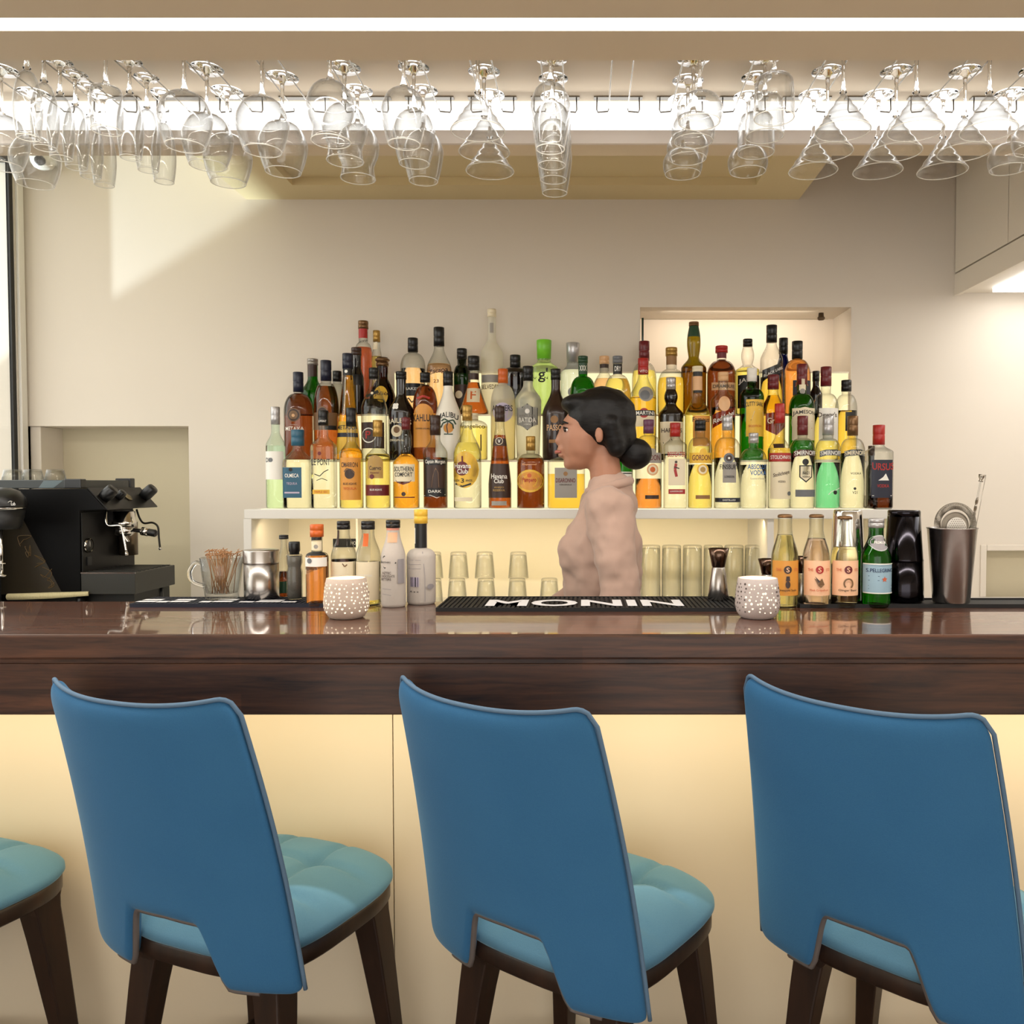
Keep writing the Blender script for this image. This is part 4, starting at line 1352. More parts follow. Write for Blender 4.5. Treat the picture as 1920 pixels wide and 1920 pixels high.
B(706, 620, 19, 2, 'slope', 'clear', 'yellow', 0.7, cap='G', capl=20, neckw=12, sh=672, nk=644, dy=0.05, items=[('rect', 698, 709, 642, 655, 'C')], label='slim pale bottle with gold cap beside the tall red one')
B(717, 669, 48, 2, 'globe', 'brown', 'brown', 0.6, cap='B', capl=17, neckw=20, sh=730, nk=700, capw=27, capshape='ball', dy=-0.01, items=[('oval', 718, 742, 13, 18, 'Y'), ('text', 'Julio', 719, 739, 24, 9, 'D'), ('rect', 712, 726, 752, 755, 'D')], label='round brown bottle with wooden ball stopper')
B(774, 634, 46, 2, 'round', 'clear', 'peach', 0.60, cap='K', capl=25, neckw=17, sh=688, nk=662, items=[('band', 719, 742, 'K'), ('text', 'KRAKEN', 774, 729, 34, 5, 'W'), ('line', [(763, 752), (770, 746), (776, 754), (782, 748)], 2, 'D')], label='clear rum bottle of peach liquid with black band label')
B(823, 614, 46, 2, 'slope', 'clear', 'peach', 0.58, cap='K', capl=34, neckw=18, sh=692, nk=650, items=[('text', 'Zacapa', 824, 697, 36, 11, 'D', 0.2), ('text', '23', 821, 715, 10, 6, 'M')], label='tall clear rum bottle with long black cap')
B(866, 654, 32, 2, 'round', 'dgreen', None, cap='K', capl=18, neckw=17, sh=708, nk=684, dy=0.042, items=[('rect', 853, 880, 720, 760, 'D'), ('disc', 862, 738, 7, 'C')], label='dark green square-shouldered bottle with black cap')
B(888, 668, 55, 2, 'flare', 'clear', 'rust', 0.55, cap='K', capl=26, neckw=20, nk=712, dy=-0.022, items=[('rect', 877, 901, 728, 754, 'C'), ('text', 'F', 889, 741, 10, 15, 'O'), ('band', 700, 712, 'D')], label='flared brown hazelnut liqueur bottle with dark stopper')
B(922, 580, 40, 2, 'slope', 'frost', None, cap='C', capl=14, neckw=15, sh=662, nk=634, dy=0.032, items=[('rect', 919, 926, 606, 624, 'Z'), ('text', 'BELVEDERE', 922, 724, 38, 8, 'D'), ('rect', 904, 940, 702, 716, 'Z')], label='tallest frosted white vodka bottle on the shelf')
B(966, 666, 48, 2, 'round', 'black', None, cap='K', capl=22, neckw=18, sh=700, nk=688, items=[('poly', [(944, 730), (966, 704), (988, 730), (988, 768), (944, 768)], 'C'), ('text', "HENDRICK'S", 966, 733, 42, 6, 'K'), ('text', 'GIN', 966, 741, 14, 4, 'K')], label='black apothecary bottle with cream diamond label')
B(1020, 638, 52, 2, 'slope', 'lime', 'pale', 0.7, cap='L', capl=34, neckw=24, sh=690, nk=676, capshape='tall', capw=28, items=[('text', "g'", 1019, 705, 18, 26, 'K'), ('text', 'V  I  N  E', 1020, 710, 38, 4, 'K')], label='pale green bottle with bright lime green cap')
B(1074, 643, 46, 2, 'slope', 'blue', 'water', 0.62, cap='S', capl=35, neckw=22, sh=700, nk=682, capshape='tall', capw=25, items=[('text', 'GIN', 1074, 748, 24, 7, 'K'), ('disc', 1074, 735, 9, 'S')], label='clear bluish gin bottle with tall silver stopper')
B(1133, 668, 52, 2, 'globe', 'clear', 'peach', 0.62, cap='H', capl=14, neckw=17, nk=690, dy=0.012, items=[('band', 683, 690, 'D')], label='globe-shaped peach bottle behind the vermouth bottle')
B(1208, 640, 46, 2, 'round', 'clear', 'yellow', 0.6, cap='M', capl=35, neckw=18, sh=712, nk=680, dy=0.01, label='yellow bottle with tall maroon cap behind the vermouth')
B(1259, 652, 52, 2, 'round', 'clear', 'gold', 0.55, cap='G', capl=15, neckw=20, sh=728, nk=692, items=[('band', 667, 684, 'A')], label='broad golden bottle with gold cap')
B(1301, 604, 47, 2, 'bulge', 'olive', 'amber', 0.52, cap='B', capl=7, neckw=17, sh=690, nk=668, items=[('band', 612, 632, 'E')], label='tall olive bottle with swollen neck and green foil')
B(1353, 649, 54, 2, 'round', 'clear', 'brown', 0.80, cap='R', capl=12, neckw=18, sh=704, nk=676, capw=23, items=[('rect', 1332, 1376, 718, 732, 'H'), ('text', 'DRAMBUIE', 1354, 725, 40, 6, 'D'), ('band', 661, 672, 'M')], label='dark brown rounded bottle with bright red cap')
B(1402, 636, 44, 2, 'bulge', 'clear', 'yellow', 0.62, cap='K', capl=13, neckw=16, sh=694, nk=682, items=[('rect', 1382, 1424, 704, 764, 'K'), ('text', "JACK", 1398, 713, 30, 10, 'W', 0.25), ('disc', 1402, 730, 7, 'W'), ('disc', 1402, 730, 5, 'E')], label='whiskey bottle with large black label and ribbed neck')
B(1447, 610, 42, 2, 'slope', 'clear', 'gold', 0.42, cap='K', capl=31, neckw=18, sh=676, nk=642, dy=-0.01, items=[('poly', [(1428, 694), (1468, 678), (1468, 696), (1428, 716)], 'K'), ('text', 'BLACK LABEL', 1448, 697, 36, 5, 'W', 0.45)], label='whisky bottle with slanting black label and ribbon cap')
B(1469, 634, 25, 2, 'slope', 'navy', None, cap='K', capl=28, neckw=15, sh=690, nk=664, dy=0.042, items=[('band', 648, 660, 'N')], label='dark blue slim bottle behind the slanting label bottle')
B(1495, 640, 50, 2, 'round', 'clear', 'orange', 0.80, cap='K', capl=32, neckw=18, sh=706, nk=674, dy=-0.006, items=[('rect', 1482, 1516, 714, 742, 'N'), ('text', 'JURA', 1498, 722, 26, 8, 'O')], label='bright orange bottle with long black cap')
B(1530, 696, 24, 2, 'slope', 'black', None, cap='K', capl=18, neckw=12, sh=740, nk=722, label='small black bottle at the end of its row')
B(1634, 836, 20, 0, 'slope', 'black', None, cap='D', capl=18, neckw=11, sh=884, nk=868, dy=0.035, label='small dark bottle half hidden behind the navy label bottle')

ROWN = ['front', 'middle', 'back']
ORD = ['first', 'second', 'third', 'fourth', 'fifth', 'sixth', 'seventh', 'eighth', 'ninth', 'tenth', 'eleventh', 'twelfth']
for a, k in BOT:
    k = dict(k)
    k['label'] = k['label'] + ', ' + ROWN[a[3]] + ' row of lit shelf'
    bottle(*a, **k)

# ------------------------------------------------------------------ hanging racks and stemware
ZWIRE = pix(1140, 206, 2.14).z
RW = 0.0017


def rack_x(k):
    return (1158 + 116 * k - CX) / F * 2.14


COLN = {-10: 'rack at the far left edge', -9: 'first rack from the left', -8: 'second rack from the left', -7: 'third rack from the left', -6: 'fourth rack from the left', -5: 'fifth rack from the left',
        -4: 'sixth rack from the left', -3: 'seventh rack from the left', -2: 'second rack left of the empty one', -1: 'rack just left of the empty one', 0: 'empty rack',
        1: 'rack just right of the empty one', 2: 'second rack right of the empty one', 3: 'third rack right of the empty one', 4: 'fourth rack right of the empty one', 5: 'fifth rack right of the empty one', 6: 'last rack at the right edge'}
proto_rack = None
for k in range(-9, 7):
    lab = 'steel wire glass rack under the ceiling, ' + (COLN[k] if k else 'the only empty one')
    if proto_rack is None:
        t = proto_rack = thing('glass_rack', lab, 'glass rack', (rack_x(k), 0, ZRACK), 0, 'wire glass racks')
        for sg in (-1, 1):
            z = ZWIRE - ZRACK
            pts = [(sg * 0.052, 1.775, -0.001), (sg * 0.050, 1.772, z - 0.004), (sg * 0.026, 1.772, z - 0.004), (sg * 0.0235, 1.78, z), (sg * 0.0235, 1.95, z), (sg * 0.0235, 2.136, z), (sg * 0.0255, 2.142, z - 0.003), (sg * 0.050, 2.140, z - 0.006), (sg * 0.053, 2.139, z), (sg * 0.052, 2.139, -0.001)]
            tube('wire', pts, RW, M_WIRE, t, 6)
        box('mounting_plate', -0.060, 0.060, 2.130, 2.148, -0.003, 0.0, M_WIRE, t)
        box('mounting_plate', -0.060, 0.060, 1.766, 1.784, -0.003, 0.0, M_WIRE, t)
    else:
        t = copy_tree(proto_rack)
        t['label'] = lab
        t.location = (rack_x(k), 0, ZRACK)


def stem_profile(H, stem, rf, curve, wall=0.0013):
    """foot on top at z=0, rim at z=-H. curve: list of (r, t) from bowl base t=0 to rim t=1"""
    p = [(0, 0), (rf * 0.97, 0), (rf, -0.0008), (rf * 0.97, -0.0018), (rf * 0.45, -0.0042), (0.0075, -0.009), (0.0042, -0.018)]
    p += [(0.0036, -stem * 0.55), (0.0044, -stem + 0.014), (0.008, -stem + 0.004)]
    n = 16
    pts = []
    for i in range(n + 1):
        t = i / n
        for (r0, t0), (r1, t1) in zip(curve, curve[1:]):
            if t0 <= t <= t1 + 1e-9:
                u = (t - t0) / (t1 - t0)
                u = u * u * (3 - 2 * u) if len(curve) > 4 else u
                pts.append((r0 + (r1 - r0) * u, -stem - (H - stem) * t))
                break
    p += pts
    rim = p[-1]
    p.append((rim[0] - wall * 0.5, rim[1] - 0.0007))
    inner = [(max(r - wall, 0.0006), z) for r, z in reversed(pts)]
    p += inner
    p.append((0, -stem - 0.004))
    return p


def smooth_curve(kp):
    """Catmull-Rom through (r, t) keys"""
    out = []
    P = [kp[0]] + list(kp) + [kp[-1]]
    for i in range(1, len(P) - 2):
        for q in range(4):
            u = q / 4
            vals = []
            for c in range(2):
                a, b, c_, d = P[i - 1][c], P[i][c], P[i + 1][c], P[i + 2][c]
                vals.append(0.5 * (2 * b + (c_ - a) * u + (2 * a - 5 * b + 4 * c_ - d) * u * u + (3 * b - a - 3 * c_ + d) * u ** 3))
            out.append(tuple(vals))
    out.append(kp[-1])
    return out


KINDS = {
    'large_wine_glass': dict(H=0.214, stem=0.100, rf=0.037, c=[(0.008, 0), (0.036, 0.10), (0.053, 0.36), (0.0545, 0.55), (0.048, 0.8), (0.040, 1.0)]),
    'wine_glass': dict(H=0.212, stem=0.094, rf=0.035, c=[(0.008, 0), (0.032, 0.10), (0.046, 0.34), (0.0465, 0.52), (0.041, 0.78), (0.034, 1.0)]),
    'tall_wine_glass': dict(H=0.230, stem=0.092, rf=0.034, c=[(0.008, 0), (0.028, 0.09), (0.041, 0.30), (0.041, 0.48), (0.036, 0.76), (0.030, 1.0)]),
    'tulip_glass': dict(H=0.206, stem=0.080, rf=0.036, c=[(0.010, 0), (0.034, 0.10), (0.049, 0.34), (0.047, 0.55), (0.037, 0.78), (0.041, 1.0)]),
    'flute_glass': dict(H=0.210, stem=0.072, rf=0.027, c=[(0.006, 0), (0.016, 0.08), (0.0255, 0.35), (0.0275, 0.6), (0.025, 0.85), (0.022, 1.0)]),
    'goblet_glass': dict(H=0.190, stem=0.098, rf=0.034, c=[(0.010, 0), (0.028, 0.05), (0.031, 0.2), (0.032, 0.5), (0.0315, 0.8), (0.030, 1.0)]),
    'martini_glass': dict(H=0.180, stem=0.104, rf=0.036, c=[(0.006, 0), (0.019, 0.25), (0.032, 0.5), (0.045, 0.75), (0.058, 1.0)]),
    'coupe_glass': dict(H=0.178, stem=0.118, rf=0.036, c=[(0.010, 0), (0.034, 0.14), (0.046, 0.42), (0.048, 0.66), (0.046, 0.85), (0.043, 1.0)]),
    'cut_goblet': dict(H=0.170, stem=0.082, rf=0.035, c=[(0.012, 0), (0.033, 0.06), (0.039, 0.25), (0.041, 0.55), (0.0415, 0.8), (0.042, 1.0)]),
}
DESC = {'large_wine_glass': 'large rounded wine glass', 'wine_glass': 'medium tapered wine glass', 'tall_wine_glass': 'tall narrow wine glass', 'tulip_glass': 'tulip glass with flared rim',
        'flute_glass': 'slim champagne flute', 'goblet_glass': 'straight-sided goblet', 'martini_glass': 'conical martini glass', 'coupe_glass': 'shallow coupe glass', 'cut_goblet': 'ribbed cut-glass goblet'}
GME = {}


def glass_mesh(kind):
    if kind in GME:
        return GME[kind]
    kk = KINDS[kind]
    cv = kk['c'] if kind == 'martini_glass' else smooth_curve(kk['c'])
    prof = stem_profile(kk['H'], kk['stem'], kk['rf'], cv, 0.0022 if kind == 'cut_goblet' else 0.0013)
    seg = 48
    v, f = latheg(prof[::-1], seg)
    if kind == 'cut_goblet':
        vv = []
        for (x, y, z) in v:
            r = math.hypot(x, y)
            if z < -kk['stem'] - 0.006 and z > -kk['H'] * 0.97 and r > 0.03:
                a = math.atan2(y, x)
                q = 1 + 0.035 * math.cos(16 * a)
                x, y = x * q, y * q
            vv.append((x, y, z))
        v = vv
    me = bpy.data.meshes.new(kind)
    me.from_pydata(v, [], f)
    nb = len(f)
    n0 = len(v)
    rz = prof[[i for i, p_ in enumerate(prof) if p_[1] == min(q_[1] for q_ in prof)][0]]
    tv, tf = tubeg([(rz[0] * math.cos(2 * PI * i / 48), rz[0] * math.sin(2 * PI * i / 48), rz[1] + 0.0006) for i in range(48)], 0.00105, 6, True)
    me.clear_geometry()
    me.from_pydata(list(v) + list(tv), [], list(f) + [tuple(i + n0 for i in q_) for q_ in tf])
    me.materials.append(M_STEMG)
    me.materials.append(M_GLASS)
    me.materials.append(M_BEAD)
    for pi_, pl_ in enumerate(me.polygons):
        if pi_ >= nb:
            pl_.material_index = 2
        elif sum(v[i][2] for i in pl_.vertices) / len(pl_.vertices) > -kk['stem'] + 0.004:
            pl_.material_index = 1
    me.polygons.foreach_set('use_smooth', [True] * len(me.polygons))
    me.update()
    GME[kind] = me
    return me


HANG = {
    -9: [('large_wine_glass', 1.95), ('large_wine_glass', 2.066)],
    -8: [('flute_glass', 1.80 + 0.0565 * i) for i in range(6)],
    -7: [('goblet_glass', 1.815), ('flute_glass', 1.91), ('flute_glass', 1.985), ('flute_glass', 2.06)],
    -6: [('large_wine_glass', 1.835), ('large_wine_glass', 1.945), ('large_wine_glass', 2.055)],
    -5: [('large_wine_glass', 1.86), ('large_wine_glass', 1.985)],
    -4: [('tulip_glass', 1.83), ('tulip_glass', 1.94), ('tulip_glass', 2.05)],
    -3: [('wine_glass', 1.83), ('wine_glass', 1.94), ('wine_glass', 2.05)],
    -2: [('martini_glass', 1.84), ('martini_glass', 1.957), ('martini_glass', 2.074)],
    -1: [('tall_wine_glass', 1.81), ('tall_wine_glass', 1.90), ('tall_wine_glass', 1.99), ('tall_wine_glass', 2.08)],
    1: [('coupe_glass', 1.80), ('coupe_glass', 1.90), ('coupe_glass', 2.0), ('coupe_glass', 2.098)],
    2: [('cut_goblet', 1.80), ('cut_goblet', 1.893), ('cut_goblet', 1.986), ('coupe_glass', 2.083)],
    3: [('martini_glass', 1.84), ('martini_glass', 1.957), ('martini_glass', 2.074)],
    4: [('martini_glass', 1.84), ('martini_glass', 1.957), ('martini_glass', 2.074)],
    5: [('martini_glass', 1.84), ('martini_glass', 1.957), ('martini_glass', 2.074)],
    6: [('coupe_glass', 1.95), ('coupe_glass', 2.066)],
}
ZF = ZWIRE + RW + 0.0046
ORDN = ['front', 'second', 'third', 'fourth', 'fifth', 'sixth']
for k, lst in HANG.items():
    for i, (kind, d) in enumerate(lst):
        o = bpy.data.objects.new(kind, glass_mesh(kind))
        COL.objects.link(o)
        o.location = (rack_x(k), d, ZF)
        o.rotation_euler = (0, 0, random.uniform(0, 6))
        pos = ORDN[i] if i < len(lst) - 1 else 'rearmost'
        tag(o, '%s %s hanging in the %s' % (pos, DESC[kind], COLN[k]), 'glass', 'stemware hanging over the bar')

# ------------------------------------------------------------------ tumblers under the shelf


def tumbler_mesh(name, rt, rb, H, ribs=0):
    """stands upside down: rim on z=0, base on top"""
    w = 0.0016
    prof = [(rt - w, 0.0), (rt - w * 0.5, -0.0004 + 0.0004), (rt, 0.0006), (rt + (rb - rt) * 0.5, H * 0.5), (rb, H - 0.004), (rb - 0.003, H), (0, H), ]
    v, f = latheg(prof + [(0, H - 0.010), (rb - w - 0.002, H - 0.011), (rb - w, H - 0.014), (rt + (rb - rt) * 0.5 - w, H * 0.5), (rt - w, 0.0)], 36)
    if ribs:
        vv = []
        for (x, y, z) in v:
            a = math.atan2(y, x)
            q = 1 + 0.02 * math.cos(ribs * a) if z < H - 0.02 else 1
            vv.append((x * q, y * q, z))
        v = vv
    me = bpy.data.meshes.new(name)
    me.from_pydata(v, [], f)
    me.materials.append(M_THIN)
    me.polygons.foreach_set('use_smooth', [True] * len(me.polygons))
    me.update()
    return me


TA = tumbler_mesh('tumbler', 0.038, 0.030, 0.098)
TB = tumbler_mesh('highball_glass', 0.0375, 0.0355, 0.222, 12)
ORD2 = ['first', 'second', 'third', 'fourth', 'fifth', 'sixth', 'seventh']


def put(me, px, d, z, label, group, cat='glass'):
    o = bpy.data.objects.new(me.name, me)
    COL.objects.link(o)
    o.location = (pix(px, 1080, d).x, d, z)
    tag(o, label, cat, group)
    return o


for i, px in enumerate((812, 857, 911, 970, 1030)):
    z = ZWORK
    put(TA, px, 3.19, z, 'lower upturned tumbler of the %s stack under the shelf' % ORD2[i], 'upturned tumblers')
    if i < 4:
        put(TA, px + (0, 3, -2, 2)[i], 3.19, z + 0.0985, 'upper upturned tumbler of the %s stack under the shelf' % ORD2[i], 'upturned tumblers')
for i, px in enumerate((1220, 1259, 1298, 1337, 1376, 1414)):
    put(TB, px, 3.19, ZWORK, '%s tall ribbed glass in the row right of the bartender' % ORD2[i], 'tall ribbed glasses')

# ------------------------------------------------------------------ things on the bar top


def on_top(px, base, r=0.0, z=None):
    z = ZCT if z is None else z
    p = pixz(px, base, z)
    return p.y + r


GL['paper'] = mat('paper_wrap', (194, 184, 174), 0.7, bump=0.5, nscale=60)
PC.update({'g': (150, 144, 146), 'q': (246, 196, 156), 'h': (226, 178, 140), 'c': (206, 100, 66), 'b': (150, 180, 196), 'n': (30, 50, 90), 'e': (214, 140, 120)})
MT = 0.0095


def bar_mat(name, label, x0p, x1p, yf, ybk, m, ribs=True, word=None, wx=None, dx=0.0):
    ya = pixz(960, yf, ZCT).y
    yb_ = pixz(960, ybk, ZCT + MT).y
    x0 = pixz(x0p, yf, ZCT).x
    x1 = pixz(x1p, yf, ZCT).x
    t = thing(name, label, 'bar mat', ((x0 + x1) / 2, (ya + yb_) / 2, ZCT), 0, 'rubber bar mats')
    hx, hy = (x1 - x0) / 2, (yb_ - ya) / 2
    box('base', -hx, hx, -hy, hy, 0, MT - 0.004, m, t)
    mb = MB()
    e = 0.004
    for b in ((-hx, hx, -hy, -hy + e), (-hx, hx, hy - e, hy), (-hx, -hx + e, -hy + e, hy - e), (hx - e, hx, -hy + e, hy - e)):
        mb.add(boxg(b[0], b[1], b[2], b[3], MT - 0.004, MT))
    mb.build('rim', m, t)
    if ribs:
        mb = MB()
        x = -hx + 0.012
        while x < hx - 0.012:
            mb.add(boxg(x - 0.0032, x + 0.0032, -hy + 0.006, hy - 0.006, MT - 0.004, MT - 0.0006))
            x += 0.0115
        rb = mb.build('ribs', m, t)
        rb['kind'] = 'stuff'
    if word:
        for (w_, c0, c1, f0, f1) in word:
            v, f, tw = textg(w_, 0.03)
            xa = pixz(c0, yf - 12, ZCT + MT).x - t.location.x
            xb = pixz(c1, yf - 12, ZCT + MT).x - t.location.x
            k = (xb - xa) / tw
            vv = [((xa + xb) / 2 + p[0] * k, -hy + 2 * hy * (f0 + (f1 - f0) * (p[1] + 0.5)), MT + 0.0008) for p in v]
            n = len(vv)
            mobj('lettering', vv, f, mat('mat_letter', (226, 224, 224), 0.6), t)
    return t


bar_mat('bar_mat', 'navy rubber bar mat with white lettering under the glass mug', 243, 622, 1139, 1119, M_NAVYRUB, True, [('=-= -=', 262, 440, 0.15, 0.62), ('-=-', 455, 560, 0.15, 0.5)])
bar_mat('bar_mat', 'black ribbed bar mat with white lettering in the middle', 817, 1402, 1147, 1118, M_RUBBER, True, [('MONIN', 910, 1282, 0.12, 0.66)])
bar_mat('bar_mat', 'plain black bar mat under the shakers at right', 1500, 1990, 1140, 1121, M_RUBBER, False)


def cbottle(cx, top, base, w, *a, z=None, **k):
    z = ZCT if z is None else z
    d = on_top(cx, base, w * 0.5 * 2.1 / F, z)
    return bottle(cx, top, w, 0, *a, d=d, zb=z, base=base, **k)


cbottle(594, 983, 1139, 42, 'round', 'clear', 'orange', 0.62, cap='O', capl=23, neckw=20, capw=25, sh=1046, nk=1036, name='bitters_bottle', group='bitters bottles on the bar', items=[('band', 1007, 1013, 'K'), ('rect', 582, 606, 1015, 1032, 'C'), ('disc', 595, 1025, 4, 'Z'), ('band', 1034, 1041, 'K'), ('band', 1045, 1062, 'W'), ('poly', [(575, 1060), (614, 1060), (614, 1062), (594, 1070), (575, 1078)], 'C'), ('text', 'angostura', 588, 1066, 24, 7, 'K'), ('disc', 586, 1051, 5, 'X'), ('band', 1133, 1137, 'D')], label='small orange bitters bottle with orange cap behind the left candle')
cbottle(644, 977, 1137, 47, 'slope', 'clear', 'brown', 0.55, cap='K', capl=15, neckw=22, sh=1046, nk=1000, name='bitters_bottle', group='bitters bottles on the bar', items=[('rect', 622, 667, 1053, 1120, 'C'), ('poly', [(622, 1080), (630, 1070), (646, 1080), (630, 1090)], 'D'), ('text', "IT'S BITTERS", 633, 1080, 22, 4, 'W'), ('line', [(648, 1056), (652, 1062), (656, 1058)], 2, 'B'), ('rect', 634, 639, 994, 1022, 'D')], label='bitters bottle with cream label and dark brown diamond badge')
cbottle(690, 977, 1137, 46, 'slope', 'clear', 'yellow', 0.52, cap='K', capl=15, neckw=23, sh=1046, nk=1000, name='bitters_bottle', group='bitters bottles on the bar', items=[('rect', 669, 712, 1053, 1126, 'C'), ('poly', [(670, 1079), (686, 1069), (705, 1079), (686, 1089)], 'M'), ('text', 'CANDY BITTERS', 687, 1079, 30, 4, 'W'), ('rect', 684, 694, 1000, 1024, 'O'), ('rect', 691, 697, 1108, 1112, 'D')], label='bitters bottle with cream label and dark red diamond badge')
cbottle(737, 975, 1140, 46, 'slope', 'paper', None, cap='K', capl=14, neckw=24, sh=1050, nk=996, name='bitters_bottle', group='bitters bottles on the bar', items=[('band', 990, 994, 'e'), ('rect', 729, 747, 998, 1017, 'h'), ('line', [(716, 1054), (724, 1042), (747, 1055), (725, 1065), (716, 1055)], 1.3, 'K'), ('text', 'BROTHERS', 727, 1054, 20, 3.2, 'K'), ('text', 'AZTEC', 729, 1074, 18, 4.5, 'D'), ('text', 'CHOCOLATE', 731, 1080, 27, 4.5, 'D'), ('text', 'BITTERS', 728, 1086, 20, 4.5, 'D'), ('line', [(720, 1104), (738, 1105)], 0.8, 'g'), ('line', [(720, 1114), (738, 1116)], 0.8, 'g'), ('rect', 750, 759, 1048, 1094, 'g')], label='white paper wrapped bitters bottle with diamond mark and black cap')
cbottle(789, 955, 1135, 54, 'round', 'paper', None, cap='Y', capl=26, neckw=23, sh=1046, nk=1030, name='bitters_bottle', group='bitters bottles on the bar', items=[('band', 982, 1028, 'K'), ('rect', 775, 780, 990, 1020, 'W'), ('rect', 773, 790, 1082, 1100, 'V'), ('line', [(774, 1082), (774, 1100)], 1.2, 'K'), ('line', [(777, 1082), (777, 1100)], 1.6, 'K'), ('line', [(781, 1082), (781, 1100)], 1, 'K'), ('line', [(784, 1082), (784, 1100)], 1.8, 'K'), ('line', [(788, 1082), (788, 1100)], 1.2, 'K'), ('text', 'A e x', 781, 1109, 18, 3.5, 'K'), ('line', [(796, 1034), (801, 1080), (801, 1128)], 1, 'g'), ('line', [(770, 1050), (794, 1050)], 0.7, 'g'), ('line', [(770, 1058), (794, 1058)], 0.7, 'g'), ('line', [(770, 1066), (794, 1066)], 0.7, 'g'), ('disc', 810, 1100, 5, 'g')], label='crumpled paper wrapped bitters bottle with yellow cap and barcode')
cbottle(532, 1003, 1122, 26, 'slope', 'clear', 'brown', 0.42, cap='K', capl=7, neckw=11, sh=1066, nk=1018, capw=17, z=ZCT, name='sauce_bottle', group='small bottles behind the canister', items=[('rect', 522, 545, 1090, 1112, 'E')], label='slim bottle of dark sauce behind the steel canister')
# three sodas and a water bottle
SODA = [(1472, 'lemon', 'D', 'yellowish soda bottle with orange label and pineapple drawing', 'Pineapple Soda'), (1531, 'pink', 'R', 'pink soda bottle with peach label and bird drawing', 'Pink Grapefruit'), (1584, 'ginger', 'M', 'cloudy soda bottle with horseshoe drawing', 'Ginger Beer')]
for i, (px, lq, ec, lab, nm) in enumerate(SODA):
    it = [('band', 1051, 1117, 'q' if i else 'J'), ('line', [(px - 24, 1054), (px + 24, 1054)], 0.9, 'c'), ('line', [(px - 24, 1112), (px + 24, 1112)], 0.9, 'c'), ('disc', px, 1068, 7.5, ec), ('text', 'S', px, 1068, 6, 9, 'q'), ('text', 'THE', px - 16, 1068, 8, 5, 'c'), ('text', 'STD', px + 16, 1068, 8, 5, 'c'), ('text', nm, px, 1107, 34, 5, 'D' if i != 1 else 'c'), ]
    if i == 0:
        it += [('oval', px, 1096, 4.5, 7, 'D'), ('poly', [(px - 4, 1089), (px - 3, 1080), (px + 3, 1080), (px + 4, 1089)], 'D')]
    elif i == 1:
        it += [('poly', [(px - 10, 1084), (px, 1089), (px + 4, 1084), (px + 9, 1096), (px + 2, 1102), (px - 3, 1098)], 'B'), ('poly', [(px - 9, 1080), (px + 1, 1090), (px - 3, 1092)], 'D')]
    else:
        it += [('line', [(px + 8 * math.cos(math.radians(a)), 1094 - 9 * math.sin(math.radians(a))) for a in range(-55, 236, 15)], 3, 'B')]
    cbottle(px, 964 + (0, 0, 3)[i], 1141, 50, 'slope', 'clear', lq, (0.78, 0.74, 0.66)[i], cap='B', capl=6, capw=27, neckw=26, sh=1048, nk=990, capshape='crown', name='soda_bottle', group='soda bottles on the bar', items=it, label=lab)
cbottle(1643, 972, 1141, 56, 'slope', 'green', 'green', 0.86, cap='S', capl=17, capw=29, neckw=27, sh=1050, nk=1000, name='water_bottle', group='water bottles on the bar', items=[('oval', 1645, 1018, 19, 15, 'S'), ('oval', 1645, 1018, 17, 13, 'g'), ('text', 'PREMIUM', 1645, 1017, 22, 5, 'W'), ('band', 1057, 1112, 'b'), ('text', 'S.PELLEGRINO', 1644, 1069, 50, 7, 'n'), ('poly', [(1650 + (6 if q % 2 == 0 else 2.6) * math.sin(PI * q / 5), 1086 - (6 if q % 2 == 0 else 2.6) * math.cos(PI * q / 5)) for q in range(10)], 'c'), ('line', [(1622, 1080), (1640, 1080)], 0.8, 'n'), ('line', [(1622, 1088), (1640, 1088)], 0.8, 'n'), ('line', [(1622, 1098), (1666, 1098)], 0.8, 'n'), ('line', [(1622, 1104), (1666, 1104)], 0.8, 'n'), ('band', 1056, 1058, 'W'), ('band', 1111, 1113, 'W')], label='green mineral water bottle with pale blue label and silver cap')

# candle holders
FLAME = emis('candle_glow', (1.0, 0.62, 0.28), 1.5)


